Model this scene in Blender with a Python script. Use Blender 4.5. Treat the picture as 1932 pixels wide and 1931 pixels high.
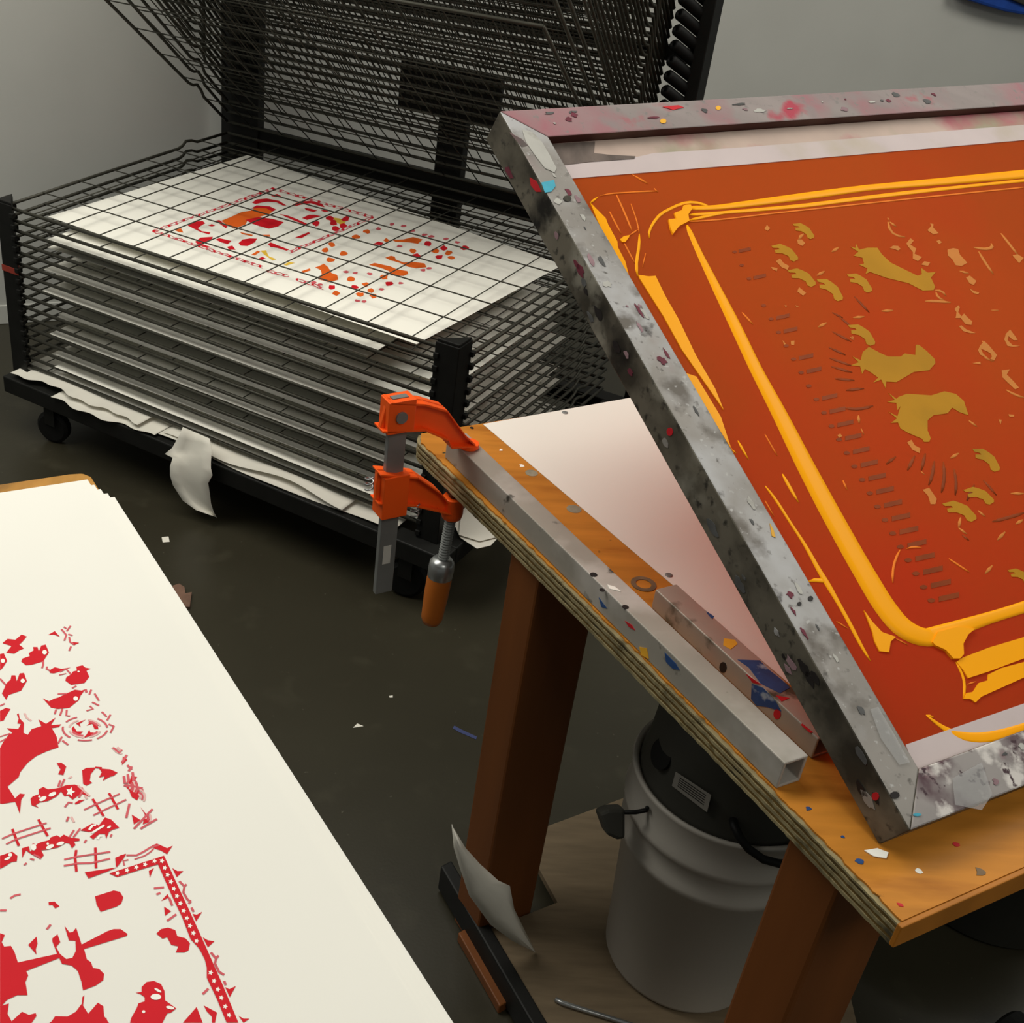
import bpy, bmesh, math, random
import numpy as np
from mathutils import Matrix, Vector

random.seed(7)
rng = np.random.RandomState(5)
for o in list(bpy.data.objects):
    bpy.data.objects.remove(o)
scene = bpy.context.scene
COL = scene.collection

# ------------------------------------------------------------------ camera
IMG_W, IMG_H = 1932.0, 1931.0
CAM_H = 1.5
FOC, PPX, PPY = 2312.0, 607.0, 966.0          # the photograph is an off-centre crop
PITCH, ROLL = math.radians(32.9), math.radians(3.0)
cp, sp, cr, sr = math.cos(PITCH), math.sin(PITCH), math.cos(ROLL), math.sin(ROLL)
_rt, _up, FW = np.array([1., 0, 0]), np.array([0, sp, cp]), np.array([0, cp, -sp])
RT, UP = cr * _rt + sr * _up, -sr * _rt + cr * _up
CAM = np.array([0, 0, CAM_H])
cd = bpy.data.cameras.new('camera')
cd.sensor_fit = 'HORIZONTAL'
cd.sensor_width = 36.0
cd.lens = FOC / IMG_W * 36.0
cd.shift_x = (IMG_W / 2 - PPX) / IMG_W
cd.shift_y = (PPY - IMG_H / 2) / IMG_W
cd.clip_start = 0.02
cam = bpy.data.objects.new('camera', cd)
COL.objects.link(cam)
cam.matrix_world = Matrix(((RT[0], UP[0], -FW[0], CAM[0]), (RT[1], UP[1], -FW[1], CAM[1]),
                           (RT[2], UP[2], -FW[2], CAM[2]), (0, 0, 0, 1)))
scene.camera = cam

# ------------------------------------------------------------------ light
scene.view_settings.view_transform = 'Standard'
scene.view_settings.look = 'None'
scene.view_settings.gamma = 1.0
scene.view_settings.use_curve_mapping = False
scene.view_settings.exposure = 0.0
world = bpy.data.worlds.new('world')
scene.world = world
world.use_nodes = True
world.node_tree.nodes['Background'].inputs[0].default_value = (0.95, 1.0, 0.93, 1)
world.node_tree.nodes['Background'].inputs[1].default_value = 0.15


def area(name, loc, size, power, color, rot=(0, 0, 0)):
    ld = bpy.data.lights.new(name, 'AREA')
    ld.shape = 'RECTANGLE'
    ld.size, ld.size_y = size
    ld.energy = power
    ld.color = color
    ob = bpy.data.objects.new(name, ld)
    ob.location = loc
    ob.rotation_euler = rot
    COL.objects.link(ob)


# fluorescent ceiling fixtures of the workshop, then an added fill lamp
area('overhead_light', (-0.55, 2.0, 2.85), (2.2, 1.2), 52, (1.0, 0.965, 0.87), (0, 0, 0.28))
area('overhead_light', (2.4, 2.0, 2.85), (1.2, 1.2), 34, (1.0, 0.965, 0.87), (0, 0, 0.28))
area('overhead_light', (-2.2, 1.6, 2.85), (1.2, 1.2), 24, (1.0, 0.97, 0.89), (0, 0, 0.28))
area('overhead_light', (1.1, -0.8, 2.85), (1.4, 1.2), 22, (1.0, 0.965, 0.87), (0, 0, 0.28))  # unseen fill lamp added behind the camera to brighten floor and front faces


# ------------------------------------------------------------------ geometry helpers
def ray(u, v):
    return RT * ((u - PPX) / FOC) - UP * ((v - PPY) / FOC) + FW


def onz(u, v, z):
    d = ray(u, v)
    return CAM + d * ((z - CAM_H) / d[2])


def onplane(u, v, p0, n):
    d = ray(u, v)
    return CAM + d * (np.dot(np.asarray(p0) - CAM, n) / np.dot(d, n))


def pix(X):
    r = np.asarray(X) - CAM
    c = np.array([r @ RT, r @ UP, r @ FW])
    return np.array([PPX + FOC * c[0] / c[2], PPY - FOC * c[1] / c[2]])


def unit(v):
    v = np.asarray(v, float)
    return v / np.linalg.norm(v)


def lin(c):
    c = np.asarray(c, float) / 255.0
    return tuple(np.where(c <= 0.04045, c / 12.92, ((c + 0.055) / 1.055) ** 2.4))


class MB:
    """collects vertices and faces for one mesh"""
    def __init__(s):
        s.v, s.f, s.m = [], [], []

    def add(s, vs, fs, mi=0):
        b = len(s.v)
        s.v += [tuple(map(float, p)) for p in vs]
        s.f += [tuple(b + i for i in f) for f in fs]
        s.m += [mi] * len(fs)

    def box(s, o, ax, ay, az, mi=0):
        o, ax, ay, az = (np.asarray(t, float) for t in (o, ax, ay, az))
        vs = [o, o + ax, o + ax + ay, o + ay, o + az, o + ax + az, o + ax + ay + az, o + ay + az]
        s.add(vs, [(0, 3, 2, 1), (4, 5, 6, 7), (0, 1, 5, 4), (1, 2, 6, 5), (2, 3, 7, 6), (3, 0, 4, 7)], mi)

    def prism(s, pts, h, mi=0):
        pts = [np.asarray(p, float) for p in pts]
        h = np.asarray(h, float)
        n = len(pts)
        s.add(pts + [p + h for p in pts],
              [tuple(range(n - 1, -1, -1)), tuple(range(n, 2 * n))] +
              [(i, (i + 1) % n, n + (i + 1) % n, n + i) for i in range(n)], mi)

    def tube(s, pts, r, n=6, caps=True, mi=0):
        pts = [np.asarray(p, float) for p in pts]
        rs = r if hasattr(r, '__len__') else [r] * len(pts)
        vs, fs = [], []
        t0 = unit(pts[1] - pts[0])
        ref = np.array([0, 0, 1.]) if abs(t0[2]) < .9 else np.array([1., 0, 0])
        for i, p in enumerate(pts):
            t = unit(pts[min(i + 1, len(pts) - 1)] - pts[max(i - 1, 0)])
            a = unit(np.cross(t, ref))
            b = np.cross(a, t)
            for j in range(n):
                th = 2 * math.pi * j / n
                vs.append(p + rs[i] * (a * math.cos(th) + b * math.sin(th)))
        for i in range(len(pts) - 1):
            for j in range(n):
                k = (j + 1) % n
                fs.append((i * n + j, i * n + k, (i + 1) * n + k, (i + 1) * n + j))
        if caps:
            fs.append(tuple(range(n - 1, -1, -1)))
            fs.append(tuple((len(pts) - 1) * n + j for j in range(n)))
        s.add(vs, fs, mi)

    def lathe(s, c, prof, n=40, axis=(0, 0, 1), mi=0):
        c = np.asarray(c, float)
        axis = unit(axis)
        ref = np.array([1., 0, 0]) if abs(axis[0]) < .9 else np.array([0, 1., 0])
        a = unit(np.cross(axis, ref))
        b = np.cross(axis, a)
        vs, fs = [], []
        for r, z in prof:
            for j in range(n):
                th = 2 * math.pi * j / n
                vs.append(c + axis * z + max(r, 1e-5) * (a * math.cos(th) + b * math.sin(th)))
        for i in range(len(prof) - 1):
            for j in range(n):
                k = (j + 1) % n
                fs.append((i * n + j, i * n + k, (i + 1) * n + k, (i + 1) * n + j))
        s.add(vs, fs, mi)

    def build(s, name, mats, parent=None, smooth=False, bevel=0, tri=False, inv=None):
        me = bpy.data.meshes.new(name)
        me.from_pydata(s.v, [], s.f)
        if not isinstance(mats, (list, tuple)):
            mats = [mats]
        for m in mats:
            me.materials.append(m)
        me.polygons.foreach_set('material_index', s.m)
        bm = bmesh.new()
        bm.from_mesh(me)
        if tri:
            bmesh.ops.triangulate(bm, faces=[f for f in bm.faces if len(f.verts) > 4])
        bmesh.ops.recalc_face_normals(bm, faces=bm.faces)
        bm.to_mesh(me)
        bm.free()
        if smooth:
            me.polygons.foreach_set('use_smooth', [True] * len(me.polygons))
        ob = bpy.data.objects.new(name, me)
        COL.objects.link(ob)
        if parent is not None:
            attach(ob, parent)
        if bevel:
            b = ob.modifiers.new('bevel', 'BEVEL')
            b.width = bevel
            b.segments = 2
            b.limit_method = 'ANGLE'
            b.angle_limit = math.radians(40)
        return ob


ROOTM = {}


def attach(ob, parent):
    ob.parent = parent
    ob.matrix_parent_inverse = ROOTM.get(parent.name, Matrix()).inverted()


def tag(o, label, cat, group=None):
    o['label'] = label
    o['category'] = cat
    if group:
        o['group'] = group
    return o


def thing(name, label, cat, loc, group=None):
    o = bpy.data.objects.new(name, None)
    o.empty_display_size = 0.05
    o.location = tuple(map(float, loc))
    COL.objects.link(o)
    ROOTM[o.name] = Matrix.Translation(o.location)
    return tag(o, label, cat, group)


def structure(o):
    o['kind'] = 'structure'
    return o


# ------------------------------------------------------------------ materials
def mat(name, col, rough=0.6, metal=0.0, var=0.12, scale=18, bump=0.0, bscale=60, over=(), stretch=(1, 1, 1),
        transl=None, coat=0.0, spec=0.25):
    """col: sRGB 0-255.  over: (colour, scale, lo, hi, offset[, stretch]) patches driven by noise."""
    m = bpy.data.materials.new(name)
    m.use_nodes = True
    nt = m.node_tree
    N, L = nt.nodes, nt.links
    bs = N['Principled BSDF']
    tc = N.new('ShaderNodeTexCoord')

    def mapping(st, off=0.0):
        mp = N.new('ShaderNodeMapping')
        mp.inputs['Scale'].default_value = st
        mp.inputs['Location'].default_value = (off, off * 1.7, off * .6)
        L.new(tc.outputs['Object'], mp.inputs[0])
        return mp

    def noise(sc, st=(1, 1, 1), off=0.0, det=4):
        n = N.new('ShaderNodeTexNoise')
        n.inputs['Scale'].default_value = sc
        n.inputs['Detail'].default_value = det
        L.new(mapping(st, off).outputs[0], n.inputs['Vector'])
        return n

    c = np.array(lin(col))
    n1 = noise(scale, stretch)
    rp = N.new('ShaderNodeValToRGB')
    rp.color_ramp.elements[0].position = .3
    rp.color_ramp.elements[1].position = .7
    rp.color_ramp.elements[0].color = tuple(c * (1 - var)) + (1,)
    rp.color_ramp.elements[1].color = tuple(np.minimum(c * (1 + var), 1)) + (1,)
    L.new(n1.outputs['Fac'], rp.inputs[0])
    out = rp.outputs[0]
    for ov in over:
        oc, osc, lo, hi, off = ov[:5]
        nn = noise(osc, ov[5] if len(ov) > 5 else (1, 1, 1), off, 5)
        r2 = N.new('ShaderNodeValToRGB')
        r2.color_ramp.elements[0].position = lo
        r2.color_ramp.elements[1].position = hi
        L.new(nn.outputs['Fac'], r2.inputs[0])
        mx = N.new('ShaderNodeMixRGB')
        mx.inputs[2].default_value = tuple(lin(oc)) + (1,)
        L.new(r2.outputs[0], mx.inputs[0])
        L.new(out, mx.inputs[1])
        out = mx.outputs[0]
    L.new(out, bs.inputs['Base Color'])
    bs.inputs['Roughness'].default_value = rough
    bs.inputs['Metallic'].default_value = metal
    bs.inputs['Coat Weight'].default_value = coat
    bs.inputs['Specular IOR Level'].default_value = spec
    if bump:
        nb = noise(bscale, stretch, 3.1)
        bp = N.new('ShaderNodeBump')
        bp.inputs['Strength'].default_value = bump
        bp.inputs['Distance'].default_value = 0.002
        L.new(nb.outputs['Fac'], bp.inputs['Height'])
        L.new(bp.outputs[0], bs.inputs['Normal'])
    if transl:
        tr = N.new('ShaderNodeBsdfTranslucent')
        tr.inputs[0].default_value = tuple(lin(transl[0])) + (1,)
        ms = N.new('ShaderNodeMixShader')
        ms.inputs[0].default_value = transl[1]
        L.new(bs.outputs[0], ms.inputs[1])
        L.new(tr.outputs[0], ms.inputs[2])
        L.new(ms.outputs[0], N['Material Output'].inputs[0])
    return m


FLOOR = mat('floor_linoleum', (50, 47, 36), .32, 0, .10, 3, .05, 200,
            over=[((60, 57, 45), 14, .58, .80, 1.3), ((78, 76, 64), 90, .71, .76, 7.7)], spec=.4)
WALL = mat('wall_paint', (196, 196, 190), .85, 0, .03, 4, .08, 150)
BASEB = mat('baseboard_vinyl', (205, 205, 198), .6, 0, .03)
BLACK = mat('black_steel', (22, 22, 20), .55, 0, .2, 30, .05)
WIRE = mat('wire_steel', (66, 65, 57), .5, .3, .15, 40)
RUBBER = mat('black_rubber', (16, 16, 15), .6, 0, .15)
PAPER = mat('white_paper', (243, 241, 233), .8, 0, .01, 6, .01, 300, transl=((240, 235, 222), .12), spec=.08)
PROOF = mat('rack_paper', (238, 236, 226), .8, 0, .015, 6, .01, 300, spec=.08)
NEWS = mat('newsprint', (226, 222, 210), .85, 0, .03, 10, .05, 80, spec=.08)
REDINK = mat('red_ink', (204, 28, 40), .55, 0, .03, 20, spec=.08)
PINKINK = mat('pale_red_ink', (206, 92, 100), .6, 0, .08, 60, spec=.08)
ORINK = mat('orange_print', (222, 98, 34), .6, 0, .05, 20, spec=.08)
YELPRINT = mat('yellow_print', (232, 190, 70), .6, 0, .05, 20, spec=.08)
WHITEINK = mat('paper_white_print', (243, 241, 233), .8, 0, .01, spec=.08)
WOODTOP = mat('varnished_plywood', (190, 124, 46), .42, 0, .14, 9, .05, 40, stretch=(1, 6, 1),
              over=[((150, 88, 28), 6, .56, .75, 2.2, (1, 5, 1)), ((70, 62, 40), 34, .70, .74, 5.1),
                    ((176, 160, 118), 24, .72, .78, 9.1)], spec=.14)
PLYA = mat('ply_pale', (142, 130, 96), .85, 0, .22, 40, .3, 90, stretch=(1, 1, 3),
           over=[((72, 66, 48), 26, .56, .70, 1.2), ((96, 84, 52), 60, .6, .7, 4.2)])
PLYB = mat('ply_dark', (104, 82, 42), .85, 0, .25, 40, .3, 90, over=[((60, 52, 34), 26, .55, .7, 2.2)])
EDGEWOOD = mat('edge_banding_wood', (172, 108, 36), .45, 0, .12, 20, .05, 60)
LEGWOOD = mat('stained_wood', (112, 64, 28), .5, 0, .18, 14, .08, 70, stretch=(1, 1, .12))
GRIP = mat('handle_wood', (188, 104, 38), .4, 0, .12, 20, .05, 70, stretch=(1, 1, .2))
ALU = mat('stained_aluminium', (146, 141, 136), .55, .15, .12, 14, .04, 120,
          over=[((174, 173, 174), 9, .48, .64, 1.1), ((104, 98, 92), 22, .56, .70, 3.3),
                ((146, 118, 120), 8, .60, .76, 5.5), ((58, 52, 50), 30, .67, .75, 8.2),
                ((150, 48, 66), 16, .72, .78, 11.9), ((96, 92, 88), 110, .62, .74, 2.9), ((176, 174, 172), 150, .64, .72, 6.4)])
ALUPINK = mat('pink_stained_aluminium', (142, 132, 130), .6, .1, .12, 14, .04, 120, stretch=(.5, 2, 1),
              over=[((158, 104, 112), 9, .47, .68, 1.1), ((128, 122, 120), 100, .6, .7, 6.6), ((140, 126, 126), 22, .56, .70, 3.3),
                    ((170, 66, 82), 16, .62, .72, 5.5), ((70, 56, 58), 34, .72, .77, 8.2)])
ALUDARK = mat('inked_shaded_side', (112, 106, 94), .5, .3, .15, 14, .05, 120,  # ink grime, with the shade of the side faces also put into the colour
              over=[((62, 58, 50), 11, .44, .60, 1.1), ((34, 32, 29), 15, .56, .68, 3.3),
                    ((150, 146, 134), 12, .58, .70, 6.1), ((96, 30, 44), 14, .68, .74, 9.3), ((60, 57, 51), 90, .58, .70, 2.7), ((128, 108, 60), 20, .72, .78, 5.9)])
ALUPURPLE = mat('purple_inked_aluminium', (150, 144, 142), .55, .15, .12, 14, .05, 120,
                over=[((84, 60, 68), 10, .44, .54, 2.1), ((206, 200, 196), 34, .56, .64, 4.3),
                      ((140, 110, 116), 18, .6, .7, 7.7), ((70, 52, 58), 90, .60, .66, 3.7)])
INNERWALL = mat('dark_inner_wall', (78, 44, 38), .5, .2, .2, 14, 0, 60, over=[((96, 78, 66), 7, .5, .7, 2.5)])  # dark red-brown inner face of the back bar
BARALU = mat('bar_aluminium', (158, 152, 142), .6, .12, .10, 12, .03, 150, stretch=(1, 1, 1),
             over=[((196, 190, 184), 7, .5, .66, 1.1), ((74, 72, 66), 30, .66, .72, 3.3),
                   ((64, 88, 108), 13, .735, .77, 8.8), ((170, 50, 56), 13, .76, .79, 4.6)])
BARALU2 = mat('grimy_bar_aluminium', (176, 168, 156), .45, .4, .10, 12, .03, 150,
              over=[((188, 158, 148), 6, .5, .66, 1.1), ((84, 84, 70), 24, .58, .68, 3.3)])
BLUEPAINT = mat('blue_paint', (44, 74, 124), .5, 0, .25, 60, over=[((150, 164, 178), 50, .62, .70, 3.1)])
REDPAINT = mat('red_paint', (196, 34, 44), .45, 0, .1)
TEALPAINT = mat('teal_paint', (70, 160, 184), .5, 0, .12, 60)
YELPAINT = mat('yellow_paint', (230, 170, 50), .5, 0, .1)
DARKPAINT = mat('dark_paint', (34, 30, 30), .5, 0, .2)
EMUL = mat('orange_emulsion', (198, 108, 46), .6, 0, .05, 3, .02, 700,
           over=[((208, 90, 46), 3.0, .48, .72, 2.7), ((186, 104, 44), 2.4, .48, .70, 6.2)], spec=.06,
           transl=((255, 152, 88), .66))
TAPE = mat('white_tape', (214, 200, 200), .5, 0, .04, 20, .04, 120, over=[((190, 178, 150), 8, .58, .8, 2.2)],
           transl=((230, 215, 205), .2))
TAPEP = mat('stained_tape', (186, 164, 152), .5, 0, .08, 20, .05, 120,
            over=[((172, 96, 104), 7, .50, .62, 4.4), ((150, 146, 120), 9, .58, .72, 1.4)])
TAPEG = mat('grey_crinkled_tape', (104, 92, 86), .4, 0, .3, 50, .5, 90, stretch=(1, .3, 1))
YINK = mat('wet_yellow_ink', (252, 168, 20), .3, 0, .02, 10, 0, 60, spec=.05)
THININK = mat('thin_ink_streak', (232, 124, 40), .4, 0, .04, 20, spec=.06)
STENC = mat('open_stencil', (204, 150, 36), .5, 0, .08, 14, 0, 60, over=[((160, 128, 36), 8, .56, .76, 3.1)],
            transl=((220, 170, 60), .3), spec=.08)
STENCP = mat('pale_stencil', (224, 146, 70), .5, 0, .06, 30, transl=((230, 160, 90), .3), spec=.08)
DARKSTENC = mat('dark_stencil', (138, 60, 22), .5, 0, .15, 30, spec=.08)
CLAMPOR = mat('orange_enamel', (255, 96, 30), .35, 0, .06, 20, .04, 60)
STEEL = mat('dull_steel', (128, 130, 128), .45, .3, .1, 20, .03, 80)
BRIGHT = mat('bright_steel', (170, 172, 172), .3, .8, .08, 20)
STICKER = mat('sticker_paper', (200, 198, 190), .6, 0, .04, over=[((90, 90, 90), 120, .55, .6, 1.0, (1, 1, .2))])
BUCKETP = mat('white_bucket_plastic', (190, 184, 174), .42, 0, .04, 8, transl=((190, 182, 168), .1))
VACBLACK = mat('vacuum_plastic', (60, 59, 53), .5, 0, .1)
LABELGREY = mat('grey_label', (150, 146, 138), .6, 0, .03)
BENCHWOOD = mat('old_bench_wood', (176, 128, 62), .55, 0, .16, 12, .06, 60, stretch=(4, 1, 1), over=[((96, 74, 44), 16, .56, .72, 2.4), ((150, 96, 40), 5, .5, .7, 6.1)], spec=.12)
PLYSHELF = mat('raw_plywood', (112, 97, 76), .7, 0, .14, 14, .1, 60, stretch=(1, 7, 1))
BLUEFAB = mat('blue_fabric', (34, 74, 160), .7, 0, .1, 30, .1, 200)
PALEPATCH = mat('pale_smear', (176, 174, 168), .6, 0, .08, 30, 0, 60, over=[((150, 146, 140), 40, .55, .7, 1.7)])
FADED = mat('faded_ring', (112, 92, 70), .6, 0, .3, 60)
WASHER = mat('washer_grey', (150, 144, 124), .5, .2, .15, 60)
BROWN = mat('brown_scrap', (108, 82, 68), .8, 0, .25, 30, .3, 80)
BLUETAPE = mat('blue_tape', (60, 68, 108), .6, 0, .1)
REDTAPE = mat('red_tape', (150, 60, 48), .5, 0, .1)

# ------------------------------------------------------------------ the room
mb = MB()
mb.box((-4, -2.5, -.05), (9, 0, 0), (0, 8.5, 0), (0, 0, .05))
structure(mb.build('floor', FLOOR))
WH = math.radians(16)
WD, WN = np.array([math.cos(WH), math.sin(WH), 0]), np.array([math.sin(WH), -math.cos(WH), 0])  # along, towards room
W0 = np.array([-.95, 3.225, 0])
mb = MB()
mb.box(W0 - WD * 3.2 + np.array([0, 0, 0]), WD * 7.5, -WN * .12, (0, 0, 2.9))
structure(mb.build('wall_back', WALL))
mb = MB()
mb.box(W0 - WD * 3.2 + WN * .006, WD * 7.5, -WN * .006, (0, 0, .057))
structure(mb.build('baseboard_back', BASEB, bevel=.002))

# ------------------------------------------------------------------ drying rack
LAM = .835
RO = CAM + LAM * (np.array([-.8037, 3.1153, .3686]) - CAM)
YAW = -.5822
SK, SI = .1171 * LAM, .1374 * LAM
A = np.array([math.cos(YAW), math.sin(YAW), 0])
B = np.array([-math.sin(YAW), math.cos(YAW), 0])
Z = np.array([0, 0, 1.])
Z0, DZ, NLOW = RO[2], .0257, 16
IB = 6.9


def P(k, i, z):
    return np.array([RO[0], RO[1], 0]) + A * SK * k + B * SI * i + Z * z


rack = thing('drying_rack', 'black wheeled print drying rack with stacked wire shelves against the wall', 'drying rack', P(5, 3.5, 0))
zb0, zb1 = .106, .148
mb = MB()
mb.box(P(-1.0, -.42, zb0), A * SK * 12.5, B * SI * .42, Z * (zb1 - zb0))
mb.box(P(-1.0, 6.8, zb0), A * SK * 12.65, B * SI * .42, Z * (zb1 - zb0))
for k in (-1.0, 11.1):
    mb.box(P(k, 0, zb0), A * SK * .4, B * SI * 6.8, Z * (zb1 - zb0))
for k in (2.5, 5, 7.5):
    mb.box(P(k, 0, zb0 + .01), A * SK * .3, B * SI * 6.8, Z * .02)
mb.build('base_frame', BLACK, rack, bevel=.003)
for k, i in ((.3, -.12), (10.5, -.12), (-.35, 6.4), (10.5, 6.4)):
    c = P(k, i, .042)
    w = MB()
    ax = unit(A * .25 - B)
    w.lathe(c - ax * .014, [(0, 0), (.034, 0), (.042, .006), (.042, .022), (.034, .028), (0, .028)], 24, ax)
    cas = w.build('caster_wheel', RUBBER, rack, smooth=False)
    w = MB()
    w.box(c - ax * .02 - A * .016 + Z * .01, A * .032, ax * .004, Z * .06)
    w.box(c + ax * .016 - A * .016 + Z * .01, A * .032, ax * .004, Z * .06)
    w.box(c - ax * .02 - A * .016 + Z * .062, A * .032, ax * .04, Z * .008)
    w.build('caster_fork', BLACK, cas)


def corner_post(k, s, zt):
    """triangular notched corner post; s=+1 left, -1 right"""
    o = P(k, -.12, zb1)
    a = .05
    m_ = MB()
    pts = [o, o + A * s * a, o + A * s * a * .9 + B * a * .1, o + B * a, o + B * a * .9]
    if s < 0:
        pts = pts[::-1]
    m_.prism(pts, Z * (zt - zb1 - .006))
    cap = [p + Z * (zt - zb1 - .006) for p in pts]
    cen = sum(cap) / len(cap)
    m_.prism([cen + (p - cen) * .93 for p in cap], Z * .006)
    for n in range(NLOW):
        z = Z0 - n * DZ
        for e in (A * s * a, B * a):
            m_.box(o + e * .93 - A * .004 - B * .004 + Z * (z - zb1 - .016), A * .011, B * .011, Z * .011)
    return m_.build('corner_post', BLACK, rack, bevel=.0015)


lp = corner_post(-1.0, 1, Z0 + .018)
rp_ = corner_post(11.12, -1, Z0 + .022)
mb = MB()
o = P(-1.0, -.12, 0) + Z * .405 - A * .0012 - B * .0012
mb.prism([o, o + A * .0535, o + A * .048 + B * .006, o + B * .0535], Z * .014)
mb.build('tape_band', REDTAPE, lp)['label'] = 'red tape band'
# back posts and rails
mb = MB()
mb.box(P(-1.18, 7.0, zb0), A * SK * 1.26, B * .03, Z * 1.7)
mb.build('back_post', BLACK, rack, bevel=.002)
mb = MB()
mb.box(P(11.6, 6.85, zb0), A * SK * .27, B * .05, Z * 1.75)
mb.build('back_post', BLACK, rack, bevel=.002)
for z, h in ((.525, .055), (.93, .03), (1.45, .05)):
    mb = MB()
    mb.box(P(0, 7.06, z), A * SK * 11.65, B * .018, Z * h)
    mb.build('back_rail', BLACK, rack, bevel=.002)
mb = MB()
mb.box(P(4.35, 7.1, .715), A * SK * 2.78, B * .02, Z * .115)
mb.build('back_plate', BLACK, rack, bevel=.003)
mb = MB()
mb.box(P(5.55, 7.1, .148), A * SK * .75, B * .03, Z * .57)
mb.build('back_upright', BLACK, rack, bevel=.003)
mb = MB()
mb.box(P(7.3, 7.1, .985), A * SK * 1.2, B * .03, Z * .14)
mb.build('back_plate', BLACK, rack, bevel=.02)

# one wire shelf, hinge line along local x at y = 0
rim = MB()
X = lambda k: SK * k
Yv = lambda i: (i - IB) * SI
RR = .0038
rim.tube([(X(-.87), Yv(0), 0), (X(11), Yv(0), 0)], RR, 6)
rim.tube([(X(-.87), Yv(IB), 0), (X(11), Yv(IB), 0)], RR, 6)
for k in (-.87, 11):
    rim.tube([(X(k), Yv(0), 0), (X(k), Yv(2.6), .0008), (X(k), Yv(5.15), 0), (X(k), Yv(5.3), .004), (X(k), Yv(5.42), .013), (X(k), Yv(5.62), .010),
              (X(k), Yv(5.8), .002), (X(k), Yv(IB), 0)], RR, 6)
grid = MB()
GR = .0016
for k in range(0, 11):
    grid.tube([(X(k), Yv(0), 0), (X(k), Yv(IB), 0)], GR, 4)
for i in (1, 2, 3, 4, 4.95, 5.9):
    grid.tube([(X(-.87), Yv(i), .003), (X(11), Yv(i), .003)], GR, 4)
rimo = rim.build('wire_shelf', WIRE, None, smooth=True)
grido = grid.build('wire_grid', WIRE, None, smooth=True)
RINV = ROOTM[rack.name].inverted()


def shelf(z, tau, first=False):
    a = rimo if first else rimo.copy()
    g = grido if first else grido.copy()
    if not first:
        COL.objects.link(a)
        COL.objects.link(g)
    M = Matrix.Translation(Vector(P(0, IB, z))) @ Matrix.Rotation(YAW, 4, 'Z') @ Matrix.Rotation(-tau, 4, 'X')
    a.parent = rack
    a.matrix_parent_inverse = RINV
    a.matrix_basis = M
    g.parent = a
    return a


for n in range(NLOW):
    shelf(Z0 - n * DZ, math.radians(rng.uniform(-.15, .15)) if n else 0, n == 0)
zs_up = [.585, .6122, .6394, .6666] + [.6666 + .0185 * j for j in range(1, 31)]
taus = [39.4, 41.4, 42.4, 43.7, 44.2, 44.6, 45, 45.2, 45.4, 45.6, 45.8, 46, 46.2, 46.3, 46.4, 46.5, 46.6]
for n, zz in enumerate(zs_up):
    t = taus[n] if n < 4 else 43.7 + 3.2 * (n - 4) / 30
    shelf(zz, math.radians(t + rng.uniform(-.35, .35)))
# rubber sleeves of the spring hinges at the right back post
s0 = onplane(1331, 68, P(11.68, 0, 0), A)
e0 = onplane(1281, 25, P(11.3, 0, 0), A)
for n in range(-7, 4):
    mb = MB()
    d = Z * .0296 * n
    ax = unit(e0 - s0)
    mb.lathe(s0 + d, [(0, -.02), (.0108, -.02), (.0120, .0), (.0120, .96 * np.linalg.norm(e0 - s0)), (.009, np.linalg.norm(e0 - s0)), (.004, np.linalg.norm(e0 - s0)), (.004, .9 * np.linalg.norm(e0 - s0))], 12, ax)
    mb.build('hinge_spring_sleeve', RUBBER, rack, smooth=True)


# ------------------------------------------------------------------ flat print helpers
NLIFT = [0]


def flat_poly(mb, pts, lift, mi=0):
    NLIFT[0] += 1
    lift = lift + Z * 1.2e-6 * (NLIFT[0] % 160)
    pts = [np.asarray(p) + lift for p in pts]
    mb.add(pts, [tuple(range(len(pts)))], mi)


def flat_ribbon(mb, pts, ws, lift, nrm, mi=0):
    """pts 3D, ws full widths in metres, flat on a surface with normal nrm"""
    NLIFT[0] += 1
    pts = [np.asarray(p) + lift + Z * 1.2e-6 * (NLIFT[0] % 160) for p in pts]
    vs, fs = [], []
    for i, p in enumerate(pts):
        t = unit(pts[min(i + 1, len(pts) - 1)] - pts[max(i - 1, 0)])
        s_ = np.cross(nrm, t)
        vs += [p - s_ * ws[i] / 2, p + s_ * ws[i] / 2]
    for i in range(len(pts) - 1):
        fs.append((2 * i, 2 * i + 1, 2 * i + 3, 2 * i + 2))
    mb.add(vs, fs, mi)


def ellipse(cx, cy, a, b=None, n=14, rot=0):
    b = b or a
    return [(cx + a * math.cos(t) * math.cos(rot) - b * math.sin(t) * math.sin(rot),
             cy + a * math.cos(t) * math.sin(rot) + b * math.sin(t) * math.cos(rot))
            for t in [2 * math.pi * j / n for j in range(n)]]


def star(cx, cy, r):
    return [(cx + (r if j % 2 == 0 else r * .5) * math.sin(j * math.pi / 5 + .3), cy - (r if j % 2 == 0 else r * .5) * math.cos(j * math.pi / 5 + .3)) for j in range(10)]


class Zm:
    """coordinates read in an enlarged crop -> photograph pixels"""
    def __init__(s, x0, y0, sc):
        s.x0, s.y0, s.s = x0, y0, sc

    def __call__(s, *pts):
        return [(s.x0 + x / s.s, s.y0 + y / s.s) for x, y in pts]


def sheet_mesh(corners, th, nx=1, wave=None):
    """thin paper sheet over 4 corners (3D, in order)"""
    m_ = MB()
    c = [np.asarray(p, float) for p in corners]
    m_.prism(c, Z * th)
    return m_

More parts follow.
